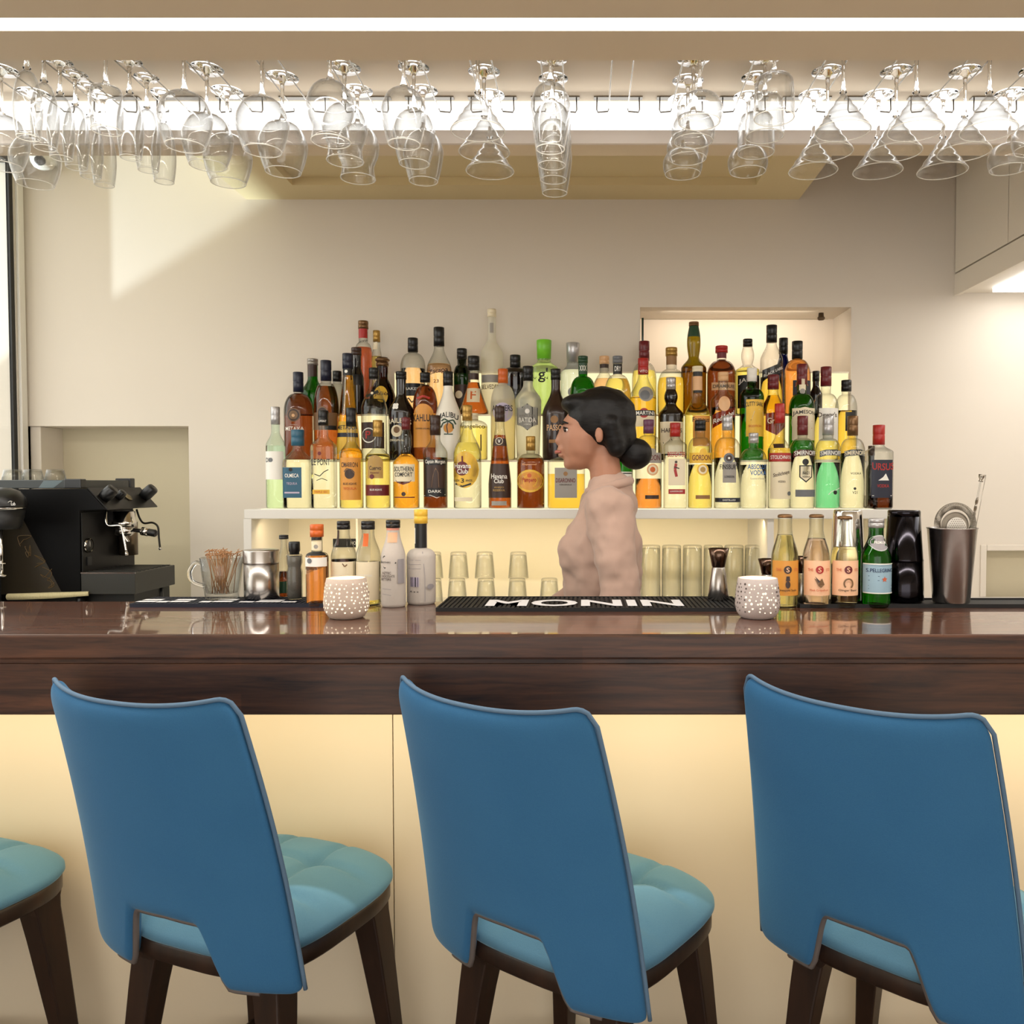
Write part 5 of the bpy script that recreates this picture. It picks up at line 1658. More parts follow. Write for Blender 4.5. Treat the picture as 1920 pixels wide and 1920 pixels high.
def candle(px, label, seed, wide):
    base = 1163
    d = on_top(px, base, 0.04)
    s = d / F
    t = thing('candle_holder', label, 'candle holder', (pix(px, base, d).x, d, ZCT), 0, 'pierced ceramic candle holders')
    R = 42 * s
    H = 75 * s
    prof_o = [(0, 0), (R * 0.66, 0.0), (R * 0.78, 0.003), (R * 0.93, H * 0.16), (R, H * 0.33), (R * 0.985, H * 0.55), (R * 0.93, H * 0.80), (R * 0.87, H)]
    prof = prof_o + [(R * 0.84, H + 0.0006), (R * 0.81, H - 0.001), (R * 0.90, H * 0.55), (R * 0.90, H * 0.30), (R * 0.7, H * 0.08), (0, H * 0.07)]
    lathe('cup', prof, mat('speckled_ceramic_%s' % wide, (198, 178, 162) if wide == 'a' else (188, 174, 168), 0.6, noise=0.10, nscale=220), t, 48)
    rnd = random.Random(seed)
    mb = MB()
    mr = MB()
    for row, (zf, n) in enumerate(((0.20, 9), (0.30, 12), (0.40, 12), (0.49, 13), (0.58, 12), (0.68, 13), (0.78, 12), (0.87, 11))):
        for q in range(n * 2):
            a = PI * (q + 0.5 * (row % 2)) / n + rnd.uniform(-0.09, 0.09)
            front = -math.cos(a - PI * 1.5 + PI)    # 1 facing -y
            z = H * (zf + rnd.uniform(-0.02, 0.02))
            r = prof_r(prof_o, z) + 0.0004
            hr = 0.0014 + 0.0016 * rnd.random()
            c = Vector((r * math.cos(a), r * math.sin(a), z))
            n_ = Vector((math.cos(a), math.sin(a), 0.1)).normalized()
            u_ = Vector((-math.sin(a), math.cos(a), 0))
            w_ = n_.cross(u_)
            vs = [tuple(c + (u_ * math.cos(2 * PI * k / 8) + w_ * math.sin(2 * PI * k / 8)) * hr) for k in range(8)]
            lit = True if wide == 'a' else (abs(a - 1.5 * PI) < 0.75 and zf > 0.25) or (zf < 0.25 and abs(a - 1.5 * PI) < 0.6)
            (mb if lit else mr).add((vs, [tuple(range(8))]))
    hb = mb.build('lit_hole_discs', emis('painted_hole_glow', (1.0, 0.82, 0.58), 1.1), t)  # emissive discs on the shell paint the candlelight seen through holes
    hb['kind'] = 'stuff'
    if mr.v:
        hb = mr.build('dark_hole_discs', mat('painted_hole_shade', (96, 84, 78), 0.8), t)  # dark discs paint the shade inside the unlit holes
        hb['kind'] = 'stuff'
    lathe('tea_light', [(0, H * 0.09), (0.018, H * 0.09), (0.018, H * 0.09 + 0.012), (0, H * 0.09 + 0.012)], mat('wax', (240, 226, 200), 0.5), t, 20)
    lathe('flame', [(0, H * 0.09 + 0.013), (0.003, H * 0.09 + 0.016), (0.0035, H * 0.09 + 0.020), (0, H * 0.09 + 0.032)], emis('flame', (1.0, 0.6, 0.22), 8.0), t, 12)
    l = bpy.data.lights.new('candle_flame', 'POINT')
    l.energy = 0.8
    l.color = (1.0, 0.62, 0.3)
    l.shadow_soft_size = 0.006
    lo = bpy.data.objects.new('candle_flame', l)
    lo.location = (0, 0, H * 0.6)
    lo.parent = t
    COL.objects.link(lo)
    return t


candle(650, 'left pierced white candle holder glowing through many holes', 3, 'a')
candle(1420, 'right pierced speckled candle holder in front of the sodas', 5, 'b')

# glass mug full of knotted bamboo picks
px, base = 417, 1126
zb = ZCT + MT
d = on_top(px, base, 0.04, zb)
s = d / F
mug = thing('glass_mug', 'clear glass mug with handle on the navy mat', 'mug', (pix(px, base, d).x, d, zb))
R0, R1, H = 30 * s, 39 * s, 78 * s
w = 0.0022
prof = [(0, 0), (R0 * 0.92, 0), (R0, 0.004), (R0 + (R1 - R0) * 0.5, H * 0.5), (R1, H - 0.001), (R1 - w * 0.5, H), (R1 - w, H - 0.001), (R0 + (R1 - R0) * 0.5 - w, H * 0.5), (R0 - w, 0.016), (R0 * 0.6, 0.013), (0, 0.013)]
mobj('body', *latheg(prof, 40), M_THIN, mug, True)
hp = smoothpath([(-R1 * 0.93, 0, H * 0.80), (-R1 - 0.014, 0, H * 0.86), (-R1 - 0.030, 0, H * 0.66), (-R1 - 0.024, 0, H * 0.42), (-R1 * 0.86, 0, H * 0.30)], 6)
mobj('handle', *tubeg(hp, 0.0058, 10), M_GLASS, mug, True)
M_PICK = mat('bamboo', (176, 128, 84), 0.6, noise=0.15, nscale=90)
rnd = random.Random(4)
for i in range(40):
    a = rnd.uniform(0, 2 * PI)
    r0, r1 = rnd.uniform(0, R0 * 0.7), rnd.uniform(R1 * 0.25, R1 * 0.86)
    a2 = a + rnd.uniform(-1.6, 1.6)
    p0 = Vector((r0 * math.cos(a), r0 * math.sin(a) * 0.8, 0.014))
    ht = H + rnd.uniform(0.002, 0.016)
    p1 = Vector((r1 * math.cos(a2), r1 * math.sin(a2), ht))
    pts = [p0, p0.lerp(p1, 0.5), p1]
    kk = rnd.uniform(0.004, 0.006)
    b0 = rnd.uniform(0, 6)
    for q in range(9):
        b = b0 + q * 0.9
        pts.append(p1 + Vector((kk * math.cos(b) - kk * math.cos(b0), kk * 0.8 * math.sin(b) - kk * 0.8 * math.sin(b0), 0.0012 * q * 0.6 + kk * 0.4 * math.sin(b * 1.3))))
    o = tube('cocktail_pick', pts, 0.0010, M_PICK, None, 5)
    o.location = mug.location
    tag(o, 'knotted bamboo cocktail pick standing in the glass mug', 'cocktail pick', 'bamboo picks in the glass mug')

# steel canister
px, base = 491, 1125
d = on_top(px, base, 0.04, zb)
s = d / F
can = thing('steel_canister', 'brushed steel canister with lid beside the glass mug', 'canister', (pix(px, base, d).x, d, zb))
R, H = 31.5 * s, 91 * s
lathe('body', [(0, 0), (R * 0.95, 0), (R, 0.003), (R, H * 0.74), (0, H * 0.74)], M_STEEL, can, 40)
lathe('lid', [(0, H * 0.73), (R * 1.03, H * 0.73), (R * 1.045, H * 0.745), (R * 1.03, H * 0.76), (R * 1.03, H - 0.003), (R * 1.0, H), (0, H - 0.001)], M_STEEL, can, 40)
o = lathe('rivet', [(0, 0), (0.0016, 0), (0.001, 0.0012), (0, 0.0014)], M_CHROME, can, 12, (-R * 0.25, -R * 1.0, H * 0.83))
o.rotation_euler = (PI / 2, 0, 0)

# spice grinder
px, base = 553, 1125
d = on_top(px, base, 0.02, zb)
s = d / F
gr = thing('spice_grinder', 'small glass spice grinder with black cap and grey contents', 'grinder', (pix(px, base, d).x, d, zb))
R, H = 14.5 * s, 108 * s
lathe('jar', [(0, 0), (R * 0.92, 0), (R, 0.003), (R, H * 0.48), (R * 0.86, H * 0.55), (R * 0.86, H * 0.58), (R, H * 0.64), (R, H * 0.76), (R * 0.9, H * 0.78), (0, H * 0.78)], M_THIN, gr, 28)
lathe('contents', [(0, 0.003), (R * 0.86, 0.003), (R * 0.88, H * 0.46), (R * 0.75, H * 0.55), (R * 0.88, H * 0.64), (R * 0.88, H * 0.75), (0, H * 0.75)], mat('pepper', (104, 100, 92), 0.9, noise=0.35, nscale=400), gr, 24)
lathe('cap', [(0, H * 0.78), (R * 0.62, H * 0.78), (R * 0.62, H * 0.82), (R * 0.72, H * 0.84), (R * 0.72, H * 0.97), (R * 0.66, H), (0, H)], M_BLACK, gr, 24)


def jigger(px, top, base, label, m1, z, d=None):
    d = d or on_top(px, base, 0.026, z)
    s = d / F
    t = thing('jigger', label, 'jigger', (pix(px, base, d).x, d, z), 0, 'double cone jiggers')
    k = (base - top) * s
    a, b, c = 20.5 * s, 12.5 * s, 19.5 * s
    lathe('large_cup', [(0, 0.004), (a * 0.95, 0.0), (a, 0.001), (b + (a - b) * 0.55, k * 0.30), (b, k * 0.62), (b * 0.9, k * 0.635), (0, k * 0.635)], M_STEEL, t, 32)
    w = 0.0012
    lathe('small_cup', [(0, k * 0.632), (b * 0.92, k * 0.632), (b * 1.02, k * 0.65), (b + (c - b) * 0.45, k * 0.82), (c, k), (c - w, k), (b + (c - b) * 0.4 - w, k * 0.82), (b * 0.8, k * 0.68), (0, k * 0.67)], m1, t, 32)
    return t


M_BRZ = mat('bronze_steel', (96, 76, 64), 0.22, 1.0)
jigger(1347, 1030, 1126, 'steel double jigger standing on the middle mat', M_BRZ, ZCT + MT)
jigger(1440, 1050, 1128, 'second jigger half hidden behind the pineapple soda', M_BRZ, ZCT)
jigger(1503, 1048, 1130, 'third jigger between the first two soda bottles', M_BRZ, ZCT + MT, 2.178)

# cocktail shakers


def tin(px, top, base, wt, wb, m, label, parts, name='shaker_tin', group='cocktail shakers', z=None, d=None):
    z = ZCT + MT if z is None else z
    d = d or on_top(px, base, wb * 0.5 * 2.1 / F, z)
    s = d / F
    t = thing(name, label, 'shaker', (pix(px, base, d).x, d, z), 0, group)
    return t, s, d


t, s, d = tin(1588, 963, 1132, 48, 70, M_STEEL, 'inverted steel shaker tin behind the ginger soda', 0, d=2.188)
H = 169 * s
lathe('tin', [(35 * s - 0.001, 0), (35 * s + 0.001, 0.001), (35 * s, 0.003), (27 * s, H * 0.93), (26 * s, H * 0.985), (24.5 * s, H), (0, H - 0.002)], M_CHROME, t, 40)
lathe('inner', [(34.4 * s, 0.0005), (34 * s, 0.002), (25.5 * s, H * 0.97), (0, H * 0.97)], M_DSTEEL, t, 32)
t, s, d = tin(1693, 964, 1133, 58, 74, M_DSTEEL, 'tall glossy black shaker behind the water bottle', 0, d=2.182)
H = 169 * s
lathe('body', [(0, 0), (36 * s, 0), (37 * s, 0.003), (35.5 * s, H * 0.44), (0, H * 0.44)], mat('gunmetal', (44, 42, 46), 0.15, 1.0), t, 40)
lathe('upper_tin', [(0, H * 0.44), (35 * s, H * 0.44), (36 * s, H * 0.445), (35 * s, H * 0.46), (29.5 * s, H * 0.93), (0, H * 0.93)], MATS['gunmetal'], t, 40)
lathe('cap', [(0, H * 0.93), (29.5 * s, H * 0.93), (29.5 * s, H * 0.985), (28 * s, H), (0, H)], MATS['gunmetal'], t, 40)
t, s, d = tin(1783, 993, 1133, 90, 66, M_STEEL, 'open brushed steel tin holding a strainer and bar spoon', 0)
H = 140 * s
tinloc = t.location.copy()
lathe('tin', [(0, 0), (32 * s, 0), (33 * s, 0.002), (44 * s, H - 0.003), (45.5 * s, H - 0.002), (45.5 * s, H), (43.5 * s, H - 0.001), (32 * s, 0.006), (0, 0.006)], M_STEEL, t, 48)
# hawthorne strainer standing in the tin
cx_, cz_ = (1789 - 1783) * s, H + 7 * s
st = thing('cocktail_strainer', 'round coil-edged strainer sticking out of the steel tin', 'strainer', tinloc)


def ringpts(r, n=40, y=0.0, x=cx_, z=cz_):
    return [(x + r * math.cos(2 * PI * i / n), y, z + r * math.sin(2 * PI * i / n)) for i in range(n)]


RS = 43 * s * 0.93
M_OLDST = mat('worn_steel', (150, 142, 130), 0.3, 1.0)
n = 110
coil = []
for i in range(n * 8):
    a = 2 * PI * i / (n * 8)
    b = 2 * PI * i / 8
    r = RS * 0.84 + RS * 0.16 * math.cos(b)
    coil.append((cx_ + r * math.cos(a), 0.0 + 0.0055 * math.sin(b), cz_ + r * math.sin(a)))
tube('coil', coil, 0.00075, M_OLDST, st, 4, True)
mobj('plate', *prismg([(cx_ + RS * 0.62 * math.cos(2 * PI * i / 36), cz_ - 0.004 + RS * 0.62 * math.sin(2 * PI * i / 36)) for i in range(36)], 0.001, 0.0026), M_OLDST, st)
tube('plate_rim', ringpts(RS * 0.62, 36, 0.0, cx_, cz_ - 0.004), 0.0016, M_OLDST, st, 6, True)
pr = RS * 0.46
mobj('perforated_disc', *prismg([(cx_ + 0.002 + pr * math.cos(2 * PI * i / 30), cz_ - 0.008 + pr * math.sin(2 * PI * i / 30)) for i in range(30)], -0.0035, -0.001), mat('bright_steel', (226, 222, 214), 0.3, 0.9), st)
mb = MB()
for i in range(-5, 6):
    for j in range(-5, 6):
        x, z = (i + 0.5 * (j % 2)) * pr / 4.6, j * pr / 5.2
        if math.hypot(x, z) < pr * 0.9:
            mb.add((([(cx_ + 0.002 + x + 0.0014 * math.cos(PI * q / 3), -0.0038, cz_ - 0.008 + z + 0.0010 * math.sin(PI * q / 3)) for q in range(6)]), [tuple(range(6))]))
hb = mb.build('perforations', mat('hole_shadow', (70, 62, 54), 0.7), st)
hb['kind'] = 'stuff'
# bar spoon with twisted stem
sp_ = thing('bar_spoon', 'twisted bar spoon with crown end leaning out of the tin', 'bar spoon', tinloc)
pA = Vector(((1800 - 1783) * s, 0.012, 0.012))
pB = Vector(((1842 - 1783) * s, 0.012, (1133 - 893) * s))
dirv = (pB - pA)
L_ = dirv.length
dirn = dirv.normalized()
side = Vector((dirn.z, 0, -dirn.x))
fw = Vector((0, 1, 0))
vs, fs = [], []
NS = 90
for i in range(NS + 1):
    t_ = i / NS
    r = 0.0036 if t_ < 0.92 else 0.0036
    tw = 26 * t_ if t_ < 0.86 else 26 * 0.86
    for q in range(4):
        a = tw + q * PI / 2
        vs.append(tuple(pA + dirv * (0.94 * t_) + (side * math.cos(a) + fw * math.sin(a)) * r))
for i in range(NS):
    for q in range(4):
        fs.append((i * 4 + q, i * 4 + (q + 1) % 4, i * 4 + 4 + (q + 1) % 4, i * 4 + 4 + q))
mobj('stem', vs, fs, M_OLDST, sp_)
e0 = pA + dirv * 0.94
tube('crown', [e0, e0 + dirn * 0.002, e0 + dirn * 0.004, e0 + dirn * 0.012, e0 + dirn * 0.018], [0.0055, 0.0055, 0.0032, 0.0070, 0.0078], M_OLDST, sp_, 12)
tube('fork_wire', [pA + side * 0.012, pA + dirv * 0.55 + side * 0.011, pB + side * 0.010], 0.0007, M_OLDST, sp_, 6)

# hanging price tag under the shelf
tg = thing('shelf_tag', 'small black tag on the wall under the shelf', 'tag', pix(647, 1018, DW - 0.012) + Vector((0, -0.004, 0)))
box('card', -22 * DW / F, 22 * DW / F, -0.001, 0.003, -0.017, 0.017, M_BLACK, tg)
flat_text('lettering', 'NO', 16 * DW / F, 0.0, 0.022, 0.014, -0.0016, M_WHITE, tg)

# ------------------------------------------------------------------ espresso machine
DM = 2.75
def mp(px, py, d=DM):
    v = pix(px, py, d)
    return v
em = thing('espresso_machine', 'black one-group espresso machine with drip tray at left', 'espresso machine', (mp(148, 1125).x, DM, ZWORK))
ox, oz = em.location.x, em.location.z


def L2(px, py, d=DM):
    v = pix(px, py, d)
    return (v.x - ox, v.z - oz)


WM = 0.33
M_MBODY = mat('machine_black', (7, 6, 6), 0.45, spec=0.12)
M_MPAN = mat('machine_panel', (30, 28, 26), 0.4, 0.3, spec=0.3)
side = [L2(-70, 1115), L2(151, 1115), L2(149, 958), L2(199, 956), L2(162, 916), L2(-70, 918)]
mobj('body', *prismg(side[::-1], 0.0, WM), M_MBODY, em, False, None, 0.002)
# slanted control panel over the nose
a, b = L2(162, 916), L2(199, 956)
dx_, dz_ = b[0] - a[0], b[1] - a[1]
nl = math.hypot(dx_, dz_)
nx_, nz_ = -dz_ / nl, dx_ / nl
if nx_ < 0:
    nx_, nz_ = -nx_, -nz_
q = 0.004
v = [(a[0], 0.004, a[1]), (b[0], 0.004, b[1]), (b[0], WM - 0.002, b[1]), (a[0], WM - 0.002, a[1])]
v += [(x + nx_ * q, y, z + nz_ * q) for x, y, z in v]
mobj('control_panel', v, [(0, 1, 2, 3), (4, 7, 6, 5), (0, 4, 5, 1), (1, 5, 6, 2), (2, 6, 7, 3), (3, 7, 4, 0)], M_MPAN, em)
cxm, czm = (a[0] + b[0]) / 2 + nx_ * q, (a[1] + b[1]) / 2 + nz_ * q
for (yy, ln, r) in ((0.035, 0.048, 0.021), (0.12, 0.030, 0.014), (WM - 0.04, 0.050, 0.021)):
    p0 = Vector((cxm, yy, czm))
    nn = Vector((nx_, 0, nz_))
    tube('knob', [p0, p0 + nn * ln * 0.3, p0 + nn * ln * 0.9, p0 + nn * ln], [r * 0.85, r, r * 0.95, r * 0.8], M_BLACK, em, 20)
p0 = Vector((cxm + nx_ * 0.001, 0.185, czm + nz_ * 0.001))
tube('badge', [p0, p0 + Vector((nx_, 0, nz_)) * 0.004], 0.016, mat('badge_metal', (140, 128, 100), 0.35, 0.8), em, 6)
# cup tray on top
z0, z1 = L2(0, 916)[1], L2(0, 900)[1]
box('cup_tray', L2(-70, 900)[0], L2(150, 900)[0], 0.0, WM, z0, z1, mat('tray_black', (34, 38, 36), 0.3), em, 0.002)
box('tray_post', L2(120, 900)[0], L2(152, 900)[0], -0.002, 0.03, z0, L2(0, 898)[1], M_BLACK, em, 0.003)
box('tray_post', L2(120, 900)[0], L2(152, 900)[0], WM - 0.03, WM + 0.002, z0, L2(0, 898)[1] + 0.004, M_BLACK, em, 0.003)
mobj('sticker', [(L2(72, 900)[0], -0.0008, z0 + 0.002), (L2(100, 900)[0], -0.0008, z0 + 0.002), (L2(118, 900)[0], -0.0008, z1 - 0.002), (L2(82, 900)[0], -0.0008, z1 - 0.002)], [(0, 1, 2, 3)], mat('sticker_grey', (86, 100, 104), 0.4), em)
# front plate with gauge under the nose
fx_ = L2(150, 1000)[0]
box('front_plate', fx_, fx_ + 0.004, 0.006, WM - 0.006, L2(0, 1085)[1], L2(0, 962)[1], M_MPAN, em)
gz = L2(0, 1024)[1]
g = tube('gauge', [(fx_ + 0.004, 0.035, gz), (fx_ + 0.010, 0.035, gz)], 0.024, M_CHROME, em, 28)
tube('gauge_face', [(fx_ + 0.010, 0.035, gz), (fx_ + 0.011, 0.035, gz)], 0.019, mat('gauge_face', (60, 58, 54), 0.4), g, 28)
box('needle', fx_ + 0.011, fx_ + 0.012, 0.034, 0.036, gz - 0.004, gz + 0.014, M_CHROME, g)
box('switch', fx_ + 0.004, fx_ + 0.008, 0.026, 0.050, L2(0, 1062)[1], L2(0, 1046)[1], M_BLACK, em)
# group head and portafilter
gy = 0.165
hz = L2(0, 962)[1]
lathe('group_head', [(0, 0), (0.034, 0), (0.034, -0.030), (0.038, -0.034), (0.038, -0.052), (0, -0.052)], M_CHROME, em, 28, (fx_ + 0.055, gy, hz))
mobj('group_neck', *boxg(fx_, fx_ + 0.05, gy - 0.022, gy + 0.022, hz - 0.034, hz), M_MPAN, em)
pf = lathe('portafilter', [(0, 0), (0.032, 0), (0.032, -0.020), (0.024, -0.030), (0, -0.030)], M_CHROME, em, 28, (fx_ + 0.055, gy, hz - 0.053))
tube('handle', [(0.028, 0, -0.010), (0.060, 0, -0.014), (0.066, 0, -0.015), (0.105, 0, -0.022), (0.110, 0, -0.023)], [0.007, 0.007, 0.012, 0.013, 0.009], M_BLACK, pf, 12)
tube('handle_collar', [(0.060, 0, -0.014), (0.082, 0, -0.018)], 0.0145, M_CHROME, pf, 14)
tube('spout', smoothpath([(0, 0, -0.028), (0.004, 0, -0.040), (0.012, 0, -0.052)], 5), 0.006, M_CHROME, pf, 10)
lathe('boiler_cover', [(0, 0), (0.030, 0), (0.030, -0.115), (0, -0.115)], mat('cover_metal', (110, 96, 78), 0.3, 0.8), em, 20, (fx_ + 0.028, gy + 0.075, L2(0, 985)[1]))
# steam wands
w1 = smoothpath([(fx_ + 0.060, 0.045, L2(0, 958)[1]), (fx_ + 0.068, 0.030, L2(0, 975)[1]), (fx_ + 0.080, 0.022, L2(0, 986)[1]), (fx_ + 0.118, 0.018, L2(0, 986)[1]), (fx_ + 0.128, 0.016, L2(0, 996)[1]), (fx_ + 0.142, 0.012, L2(0, 1036)[1])], 6)
wd = tube('steam_wand', w1, 0.0035, M_CHROME, em, 8)
tube('tip', [w1[-1], Vector(w1[-1]) + Vector((0.001, 0, -0.010))], 0.0052, M_CHROME, wd, 8)
yw = WM - 0.03
k2 = 3.05
wp = [pix(256, 955, k2), pix(262, 972, k2), pix(270, 981, k2), pix(286, 980, k2), pix(296, 988, k2), pix(298, 1008, k2), pix(300, 1026, k2)]
w2 = smoothpath([(p.x - ox, yw, p.z - oz) for p in wp], 6)
wd = tube('steam_wand', w2, 0.0036, M_DGREY, em, 8)
tube('tip', [w2[-1], Vector(w2[-1]) + Vector((0.001, 0, -0.010))], 0.0055, M_CHROME, wd, 8)
# drip tray
tx1_ = pix(253, 1073, DM).x - ox
tzt = L2(0, 1074)[1]
tzb = L2(0, 1114)[1]
box('drip_tray', fx_, tx1_, 0.0, WM - 0.06, tzb, tzt, mat('tray_paint', (44, 43, 38), 0.4), em, 0.002)
box('tray_edge', fx_, tx1_ + 0.001, -0.001, 0.003, tzt - 0.003, tzt + 0.0015, M_CHROME, em)
for i in range(9):
    yy = 0.02 + i * 0.028
    box('grid_bar', fx_ + 0.01, tx1_ - 0.008, yy, yy + 0.008, tzt, tzt + 0.003, M_DGREY, em)
for (xx, yy) in ((L2(-60, 0)[0], 0.03), (L2(120, 0)[0], 0.03), (tx1_ - 0.04, WM - 0.1), (L2(-60, 0)[0], WM - 0.05), (L2(120, 0)[0], WM - 0.05)):
    lathe('foot', [(0, 0), (0.018, 0), (0.02, 0.004), (0.014, tzb + 0.002), (0, tzb + 0.002)], M_BLACK, em, 16, (xx, yy, 0))
box('base_drawer', L2(-70, 0)[0], tx1_ - 0.03, 0.05, WM - 0.04, 0.0, tzb - 0.002, M_BLACKM, em)
# brown decal with scribbled lettering on the near side
dv = [L2(-70, 1114), L2(118, 1114), L2(43, 972), L2(-70, 972)]
mobj('decal', [(x, -0.0012, z) for x, z in dv], [(0, 1, 2, 3)], mat('decal_brown', (50, 42, 28), 0.4), em)
rnd = random.Random(8)
mb = MB()
for q in range(5):
    c = (46 + q * 14, 1012 + q * 20)
    pts = []
    for i in range(7):
        pts.append((c[0] + rnd.uniform(-13, 13), c[1] + rnd.uniform(-13, 13)))
    pl = [(L2(*p)[0], -0.002, L2(*p)[1]) for p in pts]
    mb.add(tubeg(smoothpath(pl, 4), 0.0011, 4))
mb.build('scribble_lettering', mat('scribble', (96, 72, 30), 0.5), em)
# corrugated drain hose lying in front of the feet
hp, hr = [], []
for i in range(150):
    t_ = i / 149
    p = pix(14 + 138 * t_, 1119 - 3.0 * t_, DM - 0.045)
    hp.append((p.x - ox, -0.045 + 0.04 * t_ ** 2, p.z - oz))
    hr.append((0.0105 - 0.006 * max(0, t_ - 0.55)) * (1.0 if i % 3 else 0.82))
tube('drain_hose', hp, hr, mat('hose_cream', (206, 194, 150), 0.6), em, 10)

# cups drying on the machine
for i, px in enumerate((24, 62, 104)):
    me_ = TA if i == 0 else TA
    o = bpy.data.objects.new('espresso_glass', TA)
    COL.objects.link(o)
    o.location = (pix(px, 890, DM + 0.08).x, DM + 0.08, oz + z1)
    o.scale = (0.85, 0.85, 0.36)
    tag(o, '%s small upturned glass on top of the espresso machine' % ('leftmost', 'middle', 'rightmost')[i], 'glass', 'glasses on the espresso machine')

# ------------------------------------------------------------------ coffee grinder at the left edge
DG = 2.60
cg = thing('coffee_grinder', 'black coffee grinder head with steel ring and tamper at left edge', 'coffee grinder', (pix(4, 1000, DG).x, DG, ZWORK))
sg = DG / F


def gz_(py):
    return pix(4, py, DG).z - ZWORK


lathe('doser_lid', [(0, gz_(914)), (16 * sg, gz_(915)), (30 * sg, gz_(921)), (39 * sg, gz_(933)), (43 * sg, gz_(948)), (43 * sg, gz_(950)), (0, gz_(950))], M_BLACK, cg, 40)
lathe('steel_ring', [(0, gz_(955)), (40 * sg, gz_(955)), (40.5 * sg, gz_(950)), (0, gz_(950))], M_CHROME, cg, 40)
lathe('doser', [(0, gz_(992)), (30 * sg, gz_(992)), (32 * sg, gz_(988)), (39 * sg, gz_(955)), (0, gz_(955))], M_BLACKM, cg, 40)
tm = tube('tamper', [(0.010, -0.02, gz_(992)), (0.010, -0.02, gz_(1078))], 0.0045, M_CHROME, cg, 12)
lathe('tamper_disc', [(0, 0), (8 * sg, 0), (8 * sg, 0.003), (0, 0.003)], M_CHROME, tm, 20, (0.010, -0.02, gz_(1056)))
lathe('tamper_foot', [(0, 0), (6 * sg, 0), (9 * sg, 0.004), (4 * sg, 0.008), (0, 0.008)], M_CHROME, tm, 20, (0.010, -0.02, gz_(1080)))
badge = tube('brand_arc', [(35 * sg + 6 * sg * math.cos(math.radians(a)), -27 * sg, gz_(947) + 8 * sg * math.sin(math.radians(a))) for a in range(60, 190, 15)], 0.0010, M_WHITE, cg, 5)
flat_text('lettering', 'Lab', 40 * sg, gz_(944), 8 * sg, 6 * sg, -27 * sg, M_WHITE, cg)
box('body', -0.26, -0.07, -0.02, 0.10, 0.02, gz_(930), M_BLACKM, cg, 0.01)
box('base', -0.28, 0.0, -0.05, 0.10, 0.0, 0.025, M_BLACKM, cg, 0.005)
box('neck', -0.10, -0.02, 0.0, 0.07, gz_(985), gz_(950), M_BLACKM, cg, 0.005)
tube('power_cord', smoothpath([(-0.03, -0.06, gz_(1085)), (0.0, -0.07, gz_(1105)), (0.02, -0.06, gz_(1124)), (0.03, -0.03, 0.008)], 6), 0.006, M_BLACK, cg, 8)

# ------------------------------------------------------------------ bartender walking to the left behind the bar
DP = 2.52
HX = pix(1118, 800, DP).x
pr_ = thing('person', 'dark-haired person in dusty pink shirt walking left behind the bar', 'person', (HX, DP, 0))


def PZ(py):
    return pix(1118, py, DP).z


def PX(px):
    return pix(px, 900, DP).x - HX


def ball(bm, c, r, sx=1, sy=1, sz=1, rot=None):
    m = Matrix.Translation(c)
    if rot is not None:
        m = m @ rot
    m = m @ Matrix.Diagonal((r * sx, r * sy, r * sz, 1))
    bmesh.ops.create_icosphere(bm, subdivisions=2, radius=1, matrix=m)


def limb(bm, p0, r0, p1, r1, n=9, sx=1, sy=1):
    p0, p1 = Vector(p0), Vector(p1)
    for i in range(n):
        t = i / (n - 1)
        ball(bm, p0.lerp(p1, t), r0 + (r1 - r0) * t, sx, sy, 1)


def remeshed(name, bm, m, vox, it, parent):
    me = bpy.data.meshes.new(name)
    bm.to_mesh(me)
    bm.free()
    me.materials.append(m)
    o = bpy.data.objects.new(name, me)
    COL.objects.link(o)
    o.parent = parent
    md = o.modifiers.new('remesh', 'REMESH')
    md.mode = 'VOXEL'
    md.voxel_size = vox
    md.use_smooth_shade = True
    sm = o.modifiers.new('smooth', 'SMOOTH')
    sm.factor = 0.5
    sm.iterations = it
    return o


zt_ = PZ(716)           # top of the hair
hs = 0.243              # head height without hair
hc = Vector((PX(1110), 0, zt_ - 0.028 - hs * 0.5))
sh_z = PZ(932)
hip_z = sh_z - 0.50
# skeleton (x = forward is negative, the camera sees the left side at -y)
neck0 = Vector((PX(1140), 0, sh_z + 0.02))
chest = Vector((PX(1128), 0, sh_z - 0.14))
waist = Vector((PX(1132), 0, sh_z - 0.34))
hip = Vector((PX(1128), 0, hip_z))
shl = {-1: Vector((PX(1138), -0.165, sh_z - 0.03)), 1: Vector((PX(1126), 0.15, sh_z - 0.03))}
elb = {-1: Vector((PX(1160), -0.205, sh_z - 0.31)), 1: Vector((PX(1085), 0.165, sh_z - 0.30))}
wri = {-1: Vector((PX(1098), -0.20, sh_z - 0.47)), 1: Vector((PX(1010), 0.11, sh_z - 0.40))}
kne = {-1: Vector((PX(1085), -0.095, 0.50)), 1: Vector((PX(1165), 0.095, 0.50))}
ank = {-1: Vector((PX(1070), -0.09, 0.09)), 1: Vector((PX(1235), 0.09, 0.14))}

bm = bmesh.new()
